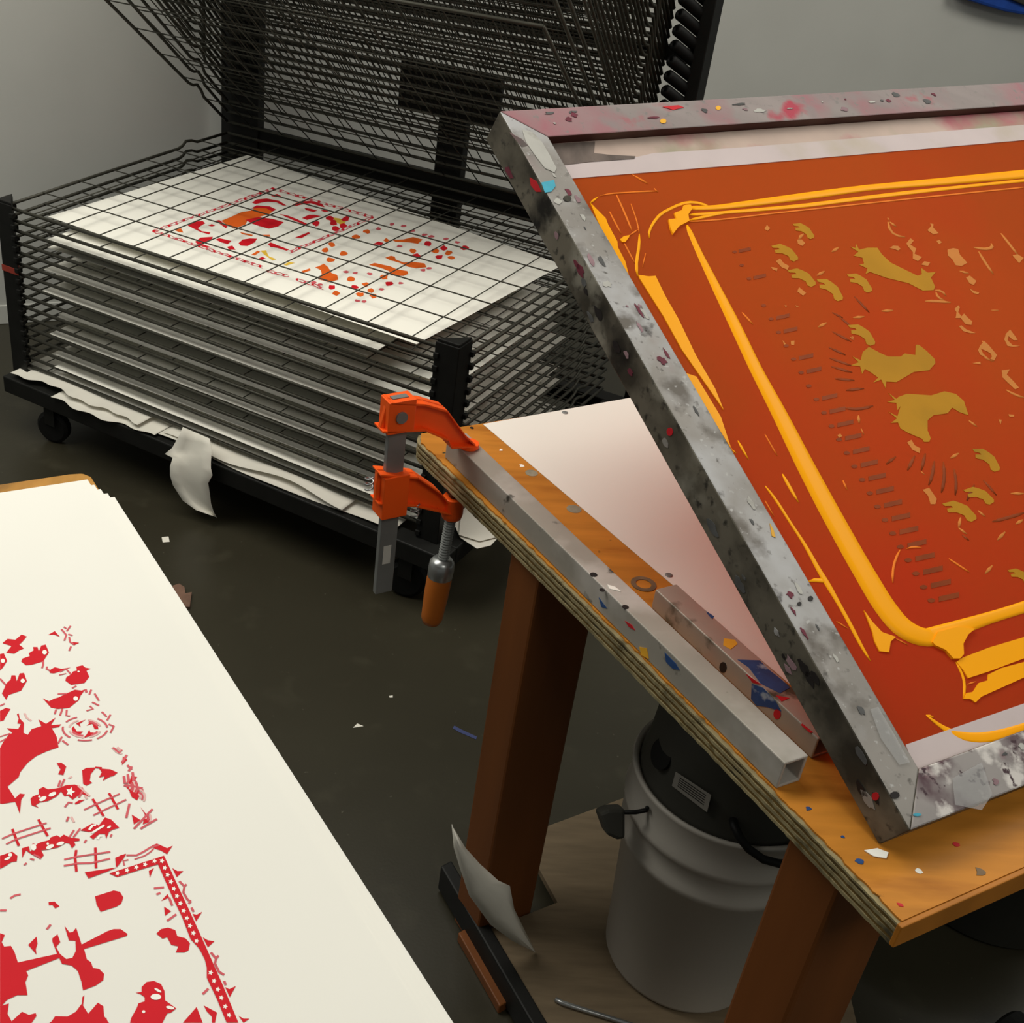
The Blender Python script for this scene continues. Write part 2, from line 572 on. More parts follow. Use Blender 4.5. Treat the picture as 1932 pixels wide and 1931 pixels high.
# ------------------------------------------------------------------ prints on the rack
zp = Z0 - DZ + .0045                       # top sheet rests on the second shelf
crn = [onz(u, v, zp) for u, v in ((91, 409), (467, 293), (1062, 500), (786, 650))]
pr_top = thing('printed_sheet', 'white sheet with red and orange animal print under the topmost rack wires', 'print', crn[0])
sheet_mesh(crn, .0004).build('paper', PROOF, pr_top)
E1, F1 = Zm(280, 340, 5.682), Zm(580, 400, 5.52)
nz = Z
inkm = MB()
LIFT = Z * .0008


def rk(pts):
    return [onz(u, v, zp) for u, v in pts]


def rpoly(pts, mi, l=1.0):
    flat_poly(inkm, rk(pts), LIFT * l, mi)


rpoly(E1((780, 440), (880, 400), (1000, 345), (1100, 330), (1170, 280), (1260, 300), (1340, 330), (1300, 365), (1180, 400), (1060, 440), (1040, 480), (920, 525), (850, 490)), 1)
rpoly(E1((1100, 310), (1160, 275), (1300, 285), (1370, 320), (1330, 340), (1260, 305), (1190, 300)), 0, 1.4)
rpoly(E1((1040, 430), (1180, 400), (1330, 420), (1450, 455), (1390, 500), (1290, 525), (1200, 500), (1110, 470)), 0, 1.4)
for pl in ([(1110, 245), (1160, 210), (1270, 200), (1400, 225), (1480, 275), (1440, 275), (1370, 240), (1280, 235), (1210, 245), (1150, 260)],
           [(1540, 270), (1620, 230), (1740, 225), (1860, 255), (1890, 295), (1850, 285), (1740, 250), (1640, 265), (1580, 280)],
           [(420, 490), (480, 450), (580, 440), (610, 465), (560, 495), (530, 520), (570, 550), (665, 565), (650, 585), (560, 560), (500, 530)],
           [(500, 665), (560, 620), (690, 610), (680, 640), (600, 670), (580, 690), (680, 725), (600, 725), (540, 700)],
           [(720, 640), (760, 625), (890, 655), (850, 690), (780, 670)],
           [(840, 720), (900, 705), (935, 750), (870, 750)],
           [(965, 680), (1010, 640), (1090, 628), (1165, 630), (1140, 670), (1060, 710), (990, 705)],
           [(1280, 690), (1310, 670), (1380, 700), (1510, 750), (1480, 760), (1380, 730), (1310, 720)],
           [(1645, 410), (1720, 375), (1780, 375), (1850, 390), (1770, 410), (1700, 430)],
           [(1780, 460), (1820, 450), (1825, 490), (1790, 500)],
           [(1570, 620), (1720, 560), (1730, 575), (1640, 625)],
           [(640, 490), (680, 475), (715, 490), (680, 500)], [(1180, 845), (1220, 825), (1260, 845), (1210, 860)],
           [(1310, 170), (1380, 150), (1430, 180), (1360, 185)], [(1570, 180), (1610, 155), (1620, 190)],
           [(1670, 300), (1740, 310), (1810, 330), (1770, 345), (1690, 325)], [(1850, 330), (1900, 315), (1932, 340), (1890, 345)],
           [(720, 440), (760, 430), (850, 500), (830, 520)], [(1400, 365), (1500, 385), (1590, 420), (1700, 470), (1690, 485), (1570, 440)]):
    rpoly(E1(*pl), 0)
for pl in ([(280, 540), (350, 520), (375, 565), (330, 560)], [(1100, 805), (1170, 760), (1200, 770), (1140, 810)],
           [(980, 560), (1120, 590), (1110, 605), (1000, 580)], [(1200, 590), (1300, 590), (1310, 610), (1230, 605)],
           [(1820, 930), (1880, 900), (1932, 940), (1932, 1100), (1830, 1060), (1870, 990)], [(1640, 980), (1730, 950), (1740, 970), (1660, 1000)]):
    rpoly(E1(*pl), 1)
rpoly(E1((1200, 760), (1260, 755), (1270, 780), (1290, 820), (1370, 850), (1330, 865), (1240, 800)), 2)
rpoly(E1((1450, 910), (1510, 880), (1570, 890), (1480, 920)), 2)
for pl in ([(80, 580), (160, 560), (230, 600), (250, 640), (310, 660), (320, 710), (230, 735), (110, 705), (150, 660), (140, 610)],
           [(640, 555), (700, 535), (860, 570), (930, 600), (1040, 620), (1050, 650), (1000, 670), (870, 665), (850, 620), (760, 585)],
           [(810, 480), (870, 460), (910, 470), (920, 500), (1000, 530), (1120, 525), (1220, 540), (1240, 580), (1130, 590), (1050, 575), (950, 530), (860, 505)],
           [(880, 295), (1000, 290), (1100, 265), (1200, 290), (1150, 335), (1060, 320), (920, 315)],
           [(790, 300), (820, 275), (855, 300), (820, 320)]):
    rpoly(F1(*pl), 1)
rpoly(F1((680, 340), (740, 310), (790, 325), (770, 350)), 0)
rpoly(F1((260, 60), (330, 70), (400, 100), (370, 150), (300, 110)), 2)


def blot(x, y, a, b, mi):
    pts = [(x + a * math.cos(t) * random.uniform(.65, 1.25), y + b * math.sin(t) * random.uniform(.65, 1.25)) for t in [2 * math.pi * j / 9 for j in range(9)]]
    rpoly(F1(*pts), mi)


for x, y in ((250, 790), (490, 785), (850, 750), (1260, 335), (1415, 380), (1640, 375), (1140, 460), (1370, 475), (85, 125), (240, 70), (400, 75), (370, 150), (270, 115), (290, 180)):
    blot(x, y, 44, 26, 0)
for x, y in ((300, 850), (450, 705), (545, 865), (660, 820), (1095, 410), (1470, 430), (1500, 480), (375, 440), (610, 760), (250, 340), (190, 400), (240, 500), (620, 205), (505, 260), (800, 685), (1335, 410), (690, 880)):
    blot(x, y, 42, 25, 1)
for x, y in ((60, 740), (130, 760), (520, 930), (590, 935), (1220, 240), (1290, 260), (1440, 285), (1560, 320), (960, 360), (650, 650), (400, 630), (500, 640), (1200, 610), (1270, 590), (880, 130), (1000, 150), (1090, 200), (970, 745), (770, 810), (740, 180)):
    blot(x, y, 30, 14, 3)
for a_, b_ in (((290, 437), (515, 357)), ((515, 357), (703, 411)), ((703, 411), (546, 477)), ((290, 437), (495, 505)), ((505, 512), (545, 522)), ((560, 528), (610, 545))):
    a_, b_ = np.array(a_, float), np.array(b_, float)
    L_ = np.linalg.norm(b_ - a_)
    n_ = int(L_ / 5)
    for off in (-2.0, 1.6):
        q = [a_ + (b_ - a_) * j / n_ + np.array([0, off + random.uniform(-1.1, 1.1)]) for j in range(n_ + 1)]
        flat_ribbon(inkm, rk(q), [random.uniform(.0012, .0042) for _ in q], LIFT, nz, 3)
    for j in range(0, n_, 3):
        q = a_ + (b_ - a_) * j / n_
        blot((q[0] - 580) * 5.52, (q[1] - 400) * 5.52, 16, 12, 3 if j % 2 else 0)
inkm.build('print_ink', [REDINK, ORINK, YELPRINT, PINKINK], pr_top, tri=True)

rs = np.random.RandomState(3)
ORD = ['third', 'fourth', 'fifth', 'sixth', 'seventh', 'eighth', 'ninth', 'tenth', 'eleventh', 'twelfth', 'thirteenth', 'fourteenth', 'fifteenth', 'lowest']
FR = {2: (.02, 9.3), 3: (.12, 9.0), 4: (.5, 10.2), 5: (.05, 10.5), 6: (.34, 10.0), 7: (.0, 10.3), 8: (.26, 10.6), 9: (.1, 10.4), 10: (.3, 10.2), 11: (.0, 10.5), 12: (.22, 10.6), 13: (.03, 10.3), 14: (-.06, 10.2), 15: (.02, 10.6)}
for n in range(2, NLOW):
    f0, k1 = FR[n]
    k0 = .15 + rs.uniform(-.05, .5)
    z = Z0 - n * DZ + .0042
    sk_ = rs.uniform(-.08, .08)
    c = [P(k0, f0, z), P(k0 + sk_, 5.4, z), P(k1 + sk_, 5.4 - sk_, z), P(k1, f0 - sk_ * .8, z)]
    s_ = sheet_mesh(c, .0004).build('paper_sheet', PROOF)
    tag(s_, 'white paper sheet on the ' + ORD[n - 2] + ' rack shelf counted from the top', 'paper', 'sheets on the lower rack shelves')


def wavy_sheet(name, label, f, ks, i_back, z, amp, seed, matl=NEWS, th=.0006):
    """newsprint lying on the rack base, its front edge at i = f(k), rippled"""
    r_ = np.random.RandomState(seed)
    ph = r_.uniform(0, 6, 4)
    ks = np.linspace(ks[0], ks[1], 60)
    m_ = MB()
    rows = []
    for t in np.linspace(0, 1, 7):
        row = []
        for k in ks:
            i = f(k) * (1 - t) + i_back * t
            zz = z + amp * (1 - t) ** 1.5 * (.5 + .5 * math.sin(k * 1.6 + ph[0]) * math.sin(k * .7 + ph[1])) - .002 * (1 - t) ** 4
            row.append(P(k, i, zz))
        rows.append(row)
    vs = [p for r2 in rows for p in r2]
    n_ = len(ks)
    fs = [(a * n_ + j, a * n_ + j + 1, (a + 1) * n_ + j + 1, (a + 1) * n_ + j) for a in range(6) for j in range(n_ - 1)]
    m_.add(vs, fs)
    ob = m_.build(name, matl, None, smooth=True)
    so = ob.modifiers.new('thickness', 'SOLIDIFY')
    so.thickness = th
    tag(ob, label, 'paper', 'newsprint on the rack base')
    return ob


wavy_sheet('newsprint_sheet', 'torn white newsprint at the bottom of the rack, upper layer at its left end',
           lambda k: -.34 + .05 * math.sin(k * 3.1) + .03 * math.sin(k * 9), (-.75, 3.4), 5, .162, .008, 3)
wavy_sheet('newsprint_sheet', 'torn white newsprint with ragged edge bulging over the front rail of the rack',
           lambda k: -.50 + .05 * math.sin(k * 2.2 + .8) + .04 * math.sin(k * 7) + .05 * max(0, k - 2.6), (.75, 3.9), 5, .1525, .006, 5)
wavy_sheet('newsprint_sheet', 'rippled newsprint pile on the rack base right of the hanging torn strip',
           lambda k: -.30 + .07 * math.sin(k * 1.9), (4.0, 9.0), 5, .158, .012, 8)
wavy_sheet('newsprint_sheet', 'lower rippled newsprint layer lying flat on the rack base, right half',
           lambda k: -.33 + .05 * math.sin(k * 1.3 + 2), (3.9, 10.2), 5, .151, .007, 12)

# torn strip hanging down over the front rail
Lp = [(345, 806), (336, 826), (325, 845), (311, 857), (326, 864), (321, 880), (321, 897), (326, 915), (345, 945), (370, 963), (395, 972), (408, 976)]
Rp = [(396, 828), (398, 840), (400, 850), (399, 860), (398, 872), (398, 884), (401, 897), (393, 912), (396, 932), (398, 950), (403, 966), (409, 977)]
m_ = MB()
vs = []
NT = len(Lp)
for a in range(NT):
    t = a / (NT - 1)
    iof = -.48 - .25 * math.sin(min(t, .75) * 2.1) + .30 * max(0, t - .55)
    pl = P(0, iof, 0)
    for s_ in np.linspace(0, 1, 5):
        u = Lp[a][0] * (1 - s_) + Rp[a][0] * s_
        v = Lp[a][1] * (1 - s_) + Rp[a][1] * s_
        vs.append(onplane(u, v, pl + B * .012 * math.sin(s_ * 3.1), B))
fs = [(a * 5 + j, a * 5 + j + 1, (a + 1) * 5 + j + 1, (a + 1) * 5 + j) for a in range(NT - 1) for j in range(4)]
m_.add(vs, fs)
ob = m_.build('torn_paper_strip', NEWS, None, smooth=True)
so = ob.modifiers.new('thickness', 'SOLIDIFY')
so.thickness = .0006
tag(ob, 'torn white paper strip hanging down over the front rail of the rack', 'paper')

# sheets poking out at the right end of the rack base
for z, pts, lab in ((.152, [(850, 975), (868, 1015), (900, 1036), (926, 1030), (990, 960)], 'crumpled white sheet corner poking out below the clamp, lower one'),
                    (.156, [(872, 950), (866, 1010), (905, 1022), (938, 1014), (1000, 940)], 'white sheet corner poking out of the rack base below the clamp, upper one')):
    m_ = MB()
    m_.prism([onz(u, v, z) for u, v in pts], Z * .0008)
    tag(m_.build('paper_sheet', NEWS), lab, 'paper')

# ------------------------------------------------------------------ printing table
ZT = .71
HD = math.atan2(*(onz(790, 835, ZT) - onz(1693, 1742, ZT))[1::-1])
TD = np.array([math.cos(HD), math.sin(HD), 0])            # along the left edge, away from the camera
TU = np.array([math.sin(HD), -math.cos(HD), 0])           # to the right
TFL = onz(1695, 1741, ZT)                                  # near left corner
TBL = onz(775, 822, ZT)
TBR = TBL + unit(onz(1180, 750, ZT) - onz(869, 801, ZT)) * 1.05
TFR = TFL + unit(onz(1932, 1634, ZT) - onz(1697, 1738, ZT)) * 1.05
table = thing('printing_table', 'wooden screen printing table with worn plywood edge, carrying the raised screen', 'table', TFL * [1, 1, 0])


def edge_pts(jit, seed, inset=0):
    r_ = np.random.RandomState(seed)
    n_ = 160
    out = []
    for j in range(n_ + 1):
        t = j / n_
        bow = .006 * math.sin(math.pi * t)
        p = TFL * (1 - t) + TBL * t + TU * (bow + inset + r_.uniform(-jit, jit))
        if t > .97:
            p = p + TU * .012 * ((t - .97) / .03) ** 2
        out.append(p)
    return out


TH = .0245
layers = [(.0022, PLYA), (.0038, PLYB), (.0036, PLYA), (.0038, PLYB), (.0036, PLYA), (.0038, PLYB), (.0037, PLYA)]
z = ZT - .0022
for j, (h, m_) in enumerate(layers):
    e = edge_pts(.0005, 20 + j, .0010 if j % 2 else .0)
    b = MB()
    pts = [np.array([p[0], p[1], z - h]) for p in e + [TBR, TFR]]
    b.prism(pts, Z * h)
    ly = b.build('ply_layer', m_, table, tri=True)
    z -= h
b = MB()
e = edge_pts(.0012, 50, .004)
b.prism([np.array([p[0], p[1], ZT - .0022]) for p in e + [TBR, TFR]], Z * .0022)
b.build('top_veneer', WOODTOP, table, tri=True)['label'] = 'varnished orange-brown top veneer'
b = MB()
fd = unit(TFR - TFL)
fn = np.array([fd[1], -fd[0], 0])
b.box(TFL - Z * (TH + .0015) - TU * .001, fd * 1.05, fn * .005, Z * (TH + .0008))
b.build('edge_banding', EDGEWOOD, table, bevel=.001)

# legs
LB_, LA_ = .09, .063
ZS = .05
Rc = onz(1003, 1720, ZS) * [1, 1, 0]


def leg(corner):       # corner = right front bottom corner
    m_ = MB()
    m_.box(corner - TU * LB_, TU * LB_, TD * LA_, Z * (ZT - TH - .001))
    return m_.build('leg', LEGWOOD, table, bevel=.004)


leg(Rc)
best = None
for t in np.linspace(.3, .9, 241):
    c = Rc - TD * t
    a = pix(c - TU * LB_ + TD * LA_ + Z * .62)
    l0, l1 = np.array([1484., 1589]), np.array([1368., 1931])
    d = abs(np.cross(unit(l1 - l0), a - l0))
    if best is None or d < best[0]:
        best = (d, t, c)
leg(best[2])
leg(Rc + TU * .82)
leg(best[2] + TU * .82)
# lower shelf with a notch for the leg, black rail, block
sp_ = [onz(u, v, ZS) for u, v in ((1075, 2030), (912, 1757), (1052, 1703), (1012, 1630), (1003, 1570), (1200, 1497))]
m_ = MB()
m_.prism([p - Z * .012 for p in sp_ + [onz(1490, 1390, ZS), onz(1640, 2030, ZS)]], Z * .012)
m_.build('lower_shelf', PLYSHELF, table, tri=True, bevel=.001)
r0, r1 = onz(831, 1634, .056), onz(852, 1623, .056)
rw = np.linalg.norm(r1 - r0)
ru = unit(r1 - r0)
rd = unit(onz(985, 1900, .056) - onz(831, 1634, .056))
m_ = MB()
m_.box(r0 - Z * .05, rd * .62, ru * rw, Z * .05)
m_.build('shelf_rail', BLACK, table, bevel=.003)
m_ = MB()
m_.box(r0 + rd * .09 - Z * .056 - ru * .012, rd * .13, ru * .03, Z * .018)
m_.build('rail_block', LEGWOOD, table, bevel=.002)
# screws and ring marks let into the top
for u, v, r_, mm in ((1003, 893, .008, WASHER), (1083, 961, .009, WASHER)):
    m_ = MB()
    m_.lathe(onz(u, v, ZT), [(0, .0006), (r_ * .5, .0008), (r_, .0003), (r_, -.001)], 20)
    m_.build('screw_cap', mm, table)
m_ = MB()
c = onz(1214, 1103, ZT)
m_.lathe(c, [(.0085, .0004), (.0085, .0008), (.014, .0008), (.014, .0004)], 28)
m_.build('ring_mark', FADED, table)
for u, v, a, mm in ((1525, 1527, .003, BLUEPAINT), (1590, 1580, .0025, BLUEPAINT), (1622, 1626, .004, BLUEPAINT), (1733, 1645, .004, WHITEINK),
                    (1850, 1646, .006, FADED), (1699, 1709, .003, REDPAINT), (1805, 1594, .004, REDPAINT), (1165, 992, .004, DARKPAINT), (985, 880, .004, WHITEINK), (945, 850, .003, WHITEINK), (890, 808, .003, DARKPAINT)):
    m_ = MB()
    r_ = np.random.RandomState(int(u))
    m_.prism([onz(u, v, ZT) + np.array([a * math.cos(t) * r_.uniform(.5, 1.2), a * math.sin(t) * r_.uniform(.4, 1.2), 0]) for t in np.linspace(0, 6.28, 9)[:-1]], Z * .0005)
    m_.build('paint_spot', mm, table)

# paper on the table
pz = ZT + .0003
p0 = onz(911, 801, pz)
pe1 = unit(onz(1180, 753, pz) - p0)
pe2 = unit(onz(1475, 1279, pz) - p0)
m_ = MB()
m_.prism([p0, p0 + pe1 * .62, p0 + pe1 * .62 + pe2 * .60, p0 + pe2 * .60], Z * .0005)
tag(m_.build('blank_paper', PAPER), 'blank white paper lying on the table under the raised screen', 'paper')
for u, v, lab in ((1066, 779, 'small grey round button at the far edge of the blank paper'), (1262, 1086, 'small grey round button beside the short aluminium tube')):
    m_ = MB()
    m_.lathe(onz(u, v, pz + .0005), [(0, .0012), (.003, .0012), (.0042, .0006), (.0042, 0)], 18)
    tag(m_.build('registration_button', STEEL), lab, 'button')

# aluminium tubes
BL0, BL1 = onz(1464, 1490, ZT), onz(839, 864, ZT)
bd = unit(BL1 - BL0)
bu = np.array([bd[1], -bd[0], 0])
BW, BH, BTK = .0275, .0315, .003


def sqtube(name, o, d, u, L_, w, h, tk, matl, label):
    t = thing(name, label, 'metal tube', o)
    m_ = MB()
    outer = [np.zeros(3), u * w, u * w + Z * h, Z * h]
    inner = [u * tk + Z * tk, u * (w - tk) + Z * tk, u * (w - tk) + Z * (h - tk), u * tk + Z * (h - tk)]
    vs = [o + p for p in outer] + [o + p for p in inner] + [o + p + d * L_ for p in outer] + [o + p + d * L_ for p in inner]
    fs = []
    for j in range(4):
        k = (j + 1) % 4
        fs += [(j, k, 8 + k, 8 + j), (4 + j, 12 + j, 12 + k, 4 + k), (j, 4 + j, 4 + k, k), (8 + j, 8 + k, 12 + k, 12 + j)]
    m_.add(vs, fs)
    m_.build('tube_wall', matl, t, bevel=.0012)
    return t


bar1 = sqtube('aluminium_tube', BL0 + Z * .0006, bd, bu, np.linalg.norm(BL1 - BL0), BW, BH, BTK, BARALU, 'long square aluminium tube clamped along the left table edge')
sb0 = onz(1228, 1148, ZT)
sb1 = sb0 - bd * .245
bar2 = sqtube('aluminium_tube', sb1 + Z * .0009, bd, bu, .245, .028, .0245, .0025, BARALU2, 'short paint-stained square aluminium tube beside the long clamped one')


def surf_patch(parent, pts, matl, h=.0004, n=Z, name='paint_patch'):
    m_ = MB()
    m_.prism([np.asarray(p) for p in pts], np.asarray(n) * h)
    return m_.build(name, matl, parent, tri=True)


zt2 = ZT + .0009 + .0245
G6 = Zm(1130, 1050, 3.862)
o2 = sb1 + Z * .0009
for pl, mm in (([(1010, 755), (1170, 760), (1240, 830), (1330, 900), (1390, 960), (1320, 1000), (1180, 930), (1090, 810)], BLUEPAINT),
               ([(910, 600), (990, 610), (1010, 640), (960, 680), (905, 650)], YELPAINT),
               ([(1290, 1015), (1390, 1035), (1330, 1060)], REDPAINT), ([(1480, 1220), (1560, 1285), (1540, 1290), (1470, 1230)], REDPAINT),
               ([(780, 400), (840, 440), (825, 460), (790, 420)], BLUEPAINT)):
    surf_patch(bar2, [onz(u, v, zt2) for u, v in G6(*pl)], mm)
for pl, mm in (([(1115, 930), (1200, 960), (1290, 1060), (1330, 1130), (1230, 1100), (1150, 1090), (1110, 1040)], BLUEPAINT),
               ([(1070, 855), (1190, 940), (1120, 920)], REDPAINT), (ellipse(1300, 1150, 27, 38), REDPAINT), (ellipse(905, 810, 26, 40), DARKPAINT)):
    surf_patch(bar2, [onplane(u, v, o2, bu) for u, v in G6(*pl)], mm, .0004, -bu)
for pl, mm in (([(295, 660), (350, 670), (365, 750), (310, 720)], YELPAINT), ([(190, 470), (240, 500), (265, 540), (220, 515)], REDPAINT),
               ([(480, 700), (560, 780), (590, 830), (540, 820), (490, 770)], BLUEPAINT), ([(0, 300), (60, 380), (20, 370)], BLUEPAINT)):
    surf_patch(bar1, [onplane(u, v, BL0 - bu * .0002, bu) for u, v in G6(*pl)], mm, .0004, -bu)
for u, v, a in ((1136, 1114, .003), (1180, 1146, .0035), (1120, 1085, .004)):
    m_ = MB()
    m_.lathe(onz(u, v, ZT + .0006 + BH), [(0, .0004), (a, .0004), (a, 0)], 12)
    m_.build('paint_dot', DARKPAINT, bar1)
surf_patch(bar1, [onz(u, v, ZT + BH + .0008) for u, v in ((1146, 1104), (1160, 1108), (1172, 1117), (1150, 1112))], WHITEINK, .0006, Z, 'tape_scrap')

# ------------------------------------------------------------------ bar clamp
tip = np.array([.1708, 1.3336, .745])
CW = -bu                                   # outward from the table, along the jaw
CN = np.array([-CW[1], CW[0], 0])          # across the jaw (towards the camera side)
if CN @ (CAM - tip) < 0:
    CN = -CN
clamp = thing('bar_clamp', 'orange bar clamp with wooden handle gripping the table corner', 'clamp', tip + CW * .095 - Z * .2)


def cl(a, z, c=0.0):                        # a outward, z world height, c towards the camera
    return np.array([tip[0], tip[1], 0]) + CW * a + CN * c + Z * z


zj = ZT + BH + .0012
m_ = MB()
m_.box(cl(.083, .545, -.004), CW * .0245, CN * .008, Z * .286)
cbar = m_.build('clamp_bar', STEEL, clamp, bevel=.001)
# fixed jaw: I-section - web, top flange, bottom flange, nose, head
hw = .012


def jaw(profile_top, profile_bot, t_fl, name):
    """profile lists of (a, z) from outside to nose, flange plates on a thin web"""
    m2 = MB()
    web = [cl(a, z, -.003) for a, z in profile_top] + [cl(a, z, -.003) for a, z in reversed(profile_bot)]
    m2.prism(web, CN * .006)
    for prof, s_ in ((profile_top, -1), (profile_bot, 1)):
        for (a0, z0), (a1, z1) in zip(prof[:-1], prof[1:]):
            t = unit([a1 - a0, z1 - z0, 0])
            n_ = np.array([t[1], -t[0]]) * (1 if s_ < 0 else -1)
            w0 = hw
            pts = [cl(a0, z0, -w0), cl(a1, z1, -w0), cl(a1, z1, w0), cl(a0, z0, w0)]
            m2.prism(pts, Z * (t_fl * s_))
    return m2


top = [(.112, .832), (.065, .822), (.034, .808), (.004, .768), (-.012, .752)]
bot = [(.120, .792), (.062, .784), (.028, .764), (.022, .752), (-.014, .7465)]
m_ = jaw(top, bot, .0032, 'j')
m_.box(cl(.078, .788, -hw), CW * .036, CN * 2 * hw, Z * .043)
m_.lathe(cl(-.010, zj, 0), [(0, 0), (.0125, 0), (.0125, .006), (0, .006)], 20)
fj = m_.build('fixed_jaw', CLAMPOR, clamp, tri=True, bevel=.0012)
m_ = MB()
m_.lathe(cl(.097, .810, hw - .001), [(0, .004), (.0075, .004), (.0075, 0)], 20, CN)
m_.build('rivet', STEEL, fj)
m_ = MB()
m_.box(cl(.085, .8308, -.0042), CW * .021, CN * .0084, Z * .0012)
m_.build('bar_end', STEEL, fj)
# sliding jaw
top2 = [(.118, .735), (.065, .720), (.030, .690), (.016, .672)]
bot2 = [(.118, .690), (.065, .676), (.030, .660), (.010, .650)]
m_ = jaw(top2, bot2, .0032, 's')
m_.box(cl(.078, .668, -hw - .002), CW * .035, CN * (2 * hw + .004), Z * .060)
m_.lathe(cl(.003, .640, 0), [(0, 0), (.0125, 0), (.014, .006), (.014, .032), (0, .032)], 22)
sj = m_.build('sliding_jaw', CLAMPOR, clamp, tri=True, bevel=.0012)
for a, z, c in ((.128, .715, .002), (.062, .664, .006)):
    m_ = MB()
    pts = [cl(a + .005 * math.cos(t), z + .0012 * t - .004, c + .005 * math.sin(t)) for t in np.linspace(0, 15, 40)]
    m_.tube(pts, .0012, 5)
    m_.build('release_spring', BRIGHT, sj, smooth=True)
# screw
sc0, sc1 = cl(.0015, .672), cl(.0085, .572)
sax = unit(sc1 - sc0)
slen = np.linalg.norm(sc1 - sc0)
prof = [(0, 0)]
for j in range(int(slen / .004)):
    prof += [(.0062, j * .004), (.0076, j * .004 + .002)]
prof += [(.0062, slen)]
m_ = MB()
m_.lathe(sc0, prof, 16, sax)
m_.build('screw', STEEL, clamp)
m_ = MB()
m_.lathe(cl(.0015, .6845) - Z * .014, [(0, 0), (.007, 0), (.0125, .010), (.0125, .0135), (0, .0135)], 20)
m_.build('swivel_pad', DARKPAINT, clamp)
hb = cl(.0085, .572)
m_ = MB()
m_.lathe(hb, [(0, -.004), (.012, -.004), (.0165, .002), (.0172, .012), (.0168, .024), (.0155, .026)], 28, sax)
m_.build('ferrule', BRIGHT, clamp, smooth=True)
m_ = MB()
m_.lathe(hb, [(.0160, .018), (.0168, .030), (.0164, .058), (.0152, .080), (.0148, .092), (.0120, .100), (.006, .103), (0, .1035)], 28, sax)
m_.build('handle', GRIP, clamp, smooth=True)
m_ = MB()
m_.box(cl(.0905, .592, .0041), CW * .011, CN * .0004, Z * .028)
m_.build('barcode_sticker', STICKER, cbar)

# ------------------------------------------------------------------ screen frame, raised at the back
SP0 = np.array([.4918, .7411, ZT + .0005])
FHD, FPH, FRL, FTH, FL, FWD, FW_ = 2.0268, .4885, -.031, .0418, .842, .0434, 1.06
SD = np.array([math.cos(FHD) * math.cos(FPH), math.sin(FHD) * math.cos(FPH), math.sin(FPH)])
u_ = np.array([math.sin(FHD), -math.cos(FHD), 0.])
n_ = np.cross(u_, SD)
SU = u_ * math.cos(FRL) + n_ * math.sin(FRL)
SN = -u_ * math.sin(FRL) + n_ * math.cos(FRL)
SP0 = SP0 + SN * 0
screen = thing('screen_frame', 'large aluminium silkscreen frame with orange emulsion and wet yellow ink', 'screen frame', SP0)


def fr(d, u, n):
    return SP0 + SD * d + SU * u + SN * n


def fbar(poly, top, sides, inner=None):
    m_ = MB()
    m_.prism([fr(d, u, 0) for d, u in poly], SN * FTH)
    ob = m_.build('frame_bar', [sides, top], screen, bevel=.0015)
    nn = Vector(SN)
    for p in ob.data.polygons:
        if p.normal.dot(nn) > .9:
            p.material_index = 1
        elif inner and p.normal.dot(Vector(-SD)) > .9:
            p.material_index = 2
    if inner:
        ob.data.materials.append(inner)
    return ob


w_, W_, L_f = FWD, FW_, FL
bar_l = fbar([(0, 0), (L_f, 0), (L_f - w_, w_), (w_, w_)], ALU, ALUDARK)
bar_r = fbar([(0, W_), (w_, W_ - w_), (L_f - w_, W_ - w_), (L_f, W_)], ALU, ALUDARK)
bar_f = fbar([(0, 0), (w_, w_), (w_, W_ - w_), (0, W_)], ALUPURPLE, ALUDARK)
bar_b = fbar([(L_f, 0), (L_f, W_), (L_f - w_, W_ - w_), (L_f - w_, w_)], ALUPINK, ALUDARK, INNERWALL)
MO = .0305                                   # height of the mesh above the underside
m_ = MB()
m_.box(fr(FWD - .002, FWD - .002, MO - .001), SU * (FW_ - 2 * FWD + .004), SD * (FL - 2 * FWD + .004), SN * .001)
emul = m_.build('coated_mesh', EMUL, screen)
# residue of an older red ink, strongest at the near left corner of the coating
nt = EMUL.node_tree
geo = nt.nodes.new('ShaderNodeNewGeometry')
dst = nt.nodes.new('ShaderNodeVectorMath')
dst.operation = 'DISTANCE'
dst.inputs[1].default_value = tuple(fr(.14, .08, MO))
nt.links.new(geo.outputs['Position'], dst.inputs[0])
nse = nt.nodes.new('ShaderNodeTexNoise')
nse.inputs['Scale'].default_value = 9
nt.links.new(geo.outputs['Position'], nse.inputs['Vector'])
add = nt.nodes.new('ShaderNodeMath')
add.operation = 'MULTIPLY_ADD'
nt.links.new(nse.outputs['Fac'], add.inputs[0])
add.inputs[1].default_value = .22
nt.links.new(dst.outputs['Value'], add.inputs[2])
mr = nt.nodes.new('ShaderNodeMapRange')
mr.inputs['From Min'].default_value = .12
mr.inputs['From Max'].default_value = .42
mr.inputs['To Min'].default_value = .62
mr.inputs['To Max'].default_value = .0
nt.links.new(add.outputs[0], mr.inputs['Value'])
mixr = nt.nodes.new('ShaderNodeMixRGB')
mixr.inputs[2].default_value = tuple(lin((224, 66, 44))) + (1,)
bs_ = nt.nodes['Principled BSDF']
old = bs_.inputs['Base Color'].links[0].from_socket
nt.links.new(mr.outputs[0], mixr.inputs[0])
nt.links.new(old, mixr.inputs[1])
nt.links.new(mixr.outputs[0], bs_.inputs['Base Color'])


def mp(u, v, off=0.0):
    return onplane(u, v, fr(0, 0, MO + off), SN)


def clip_in(p):
    """keep a traced point inside the frame opening"""
    q = p - SP0
    d, u = q @ SD, q @ SU
    d = min(max(d, FWD + .0005), FL - FWD - .0005)
    u = min(max(u, FWD + .0005), FW_ - FWD - .0005)
    return SP0 + SD * d + SU * u + SN * (q @ SN)


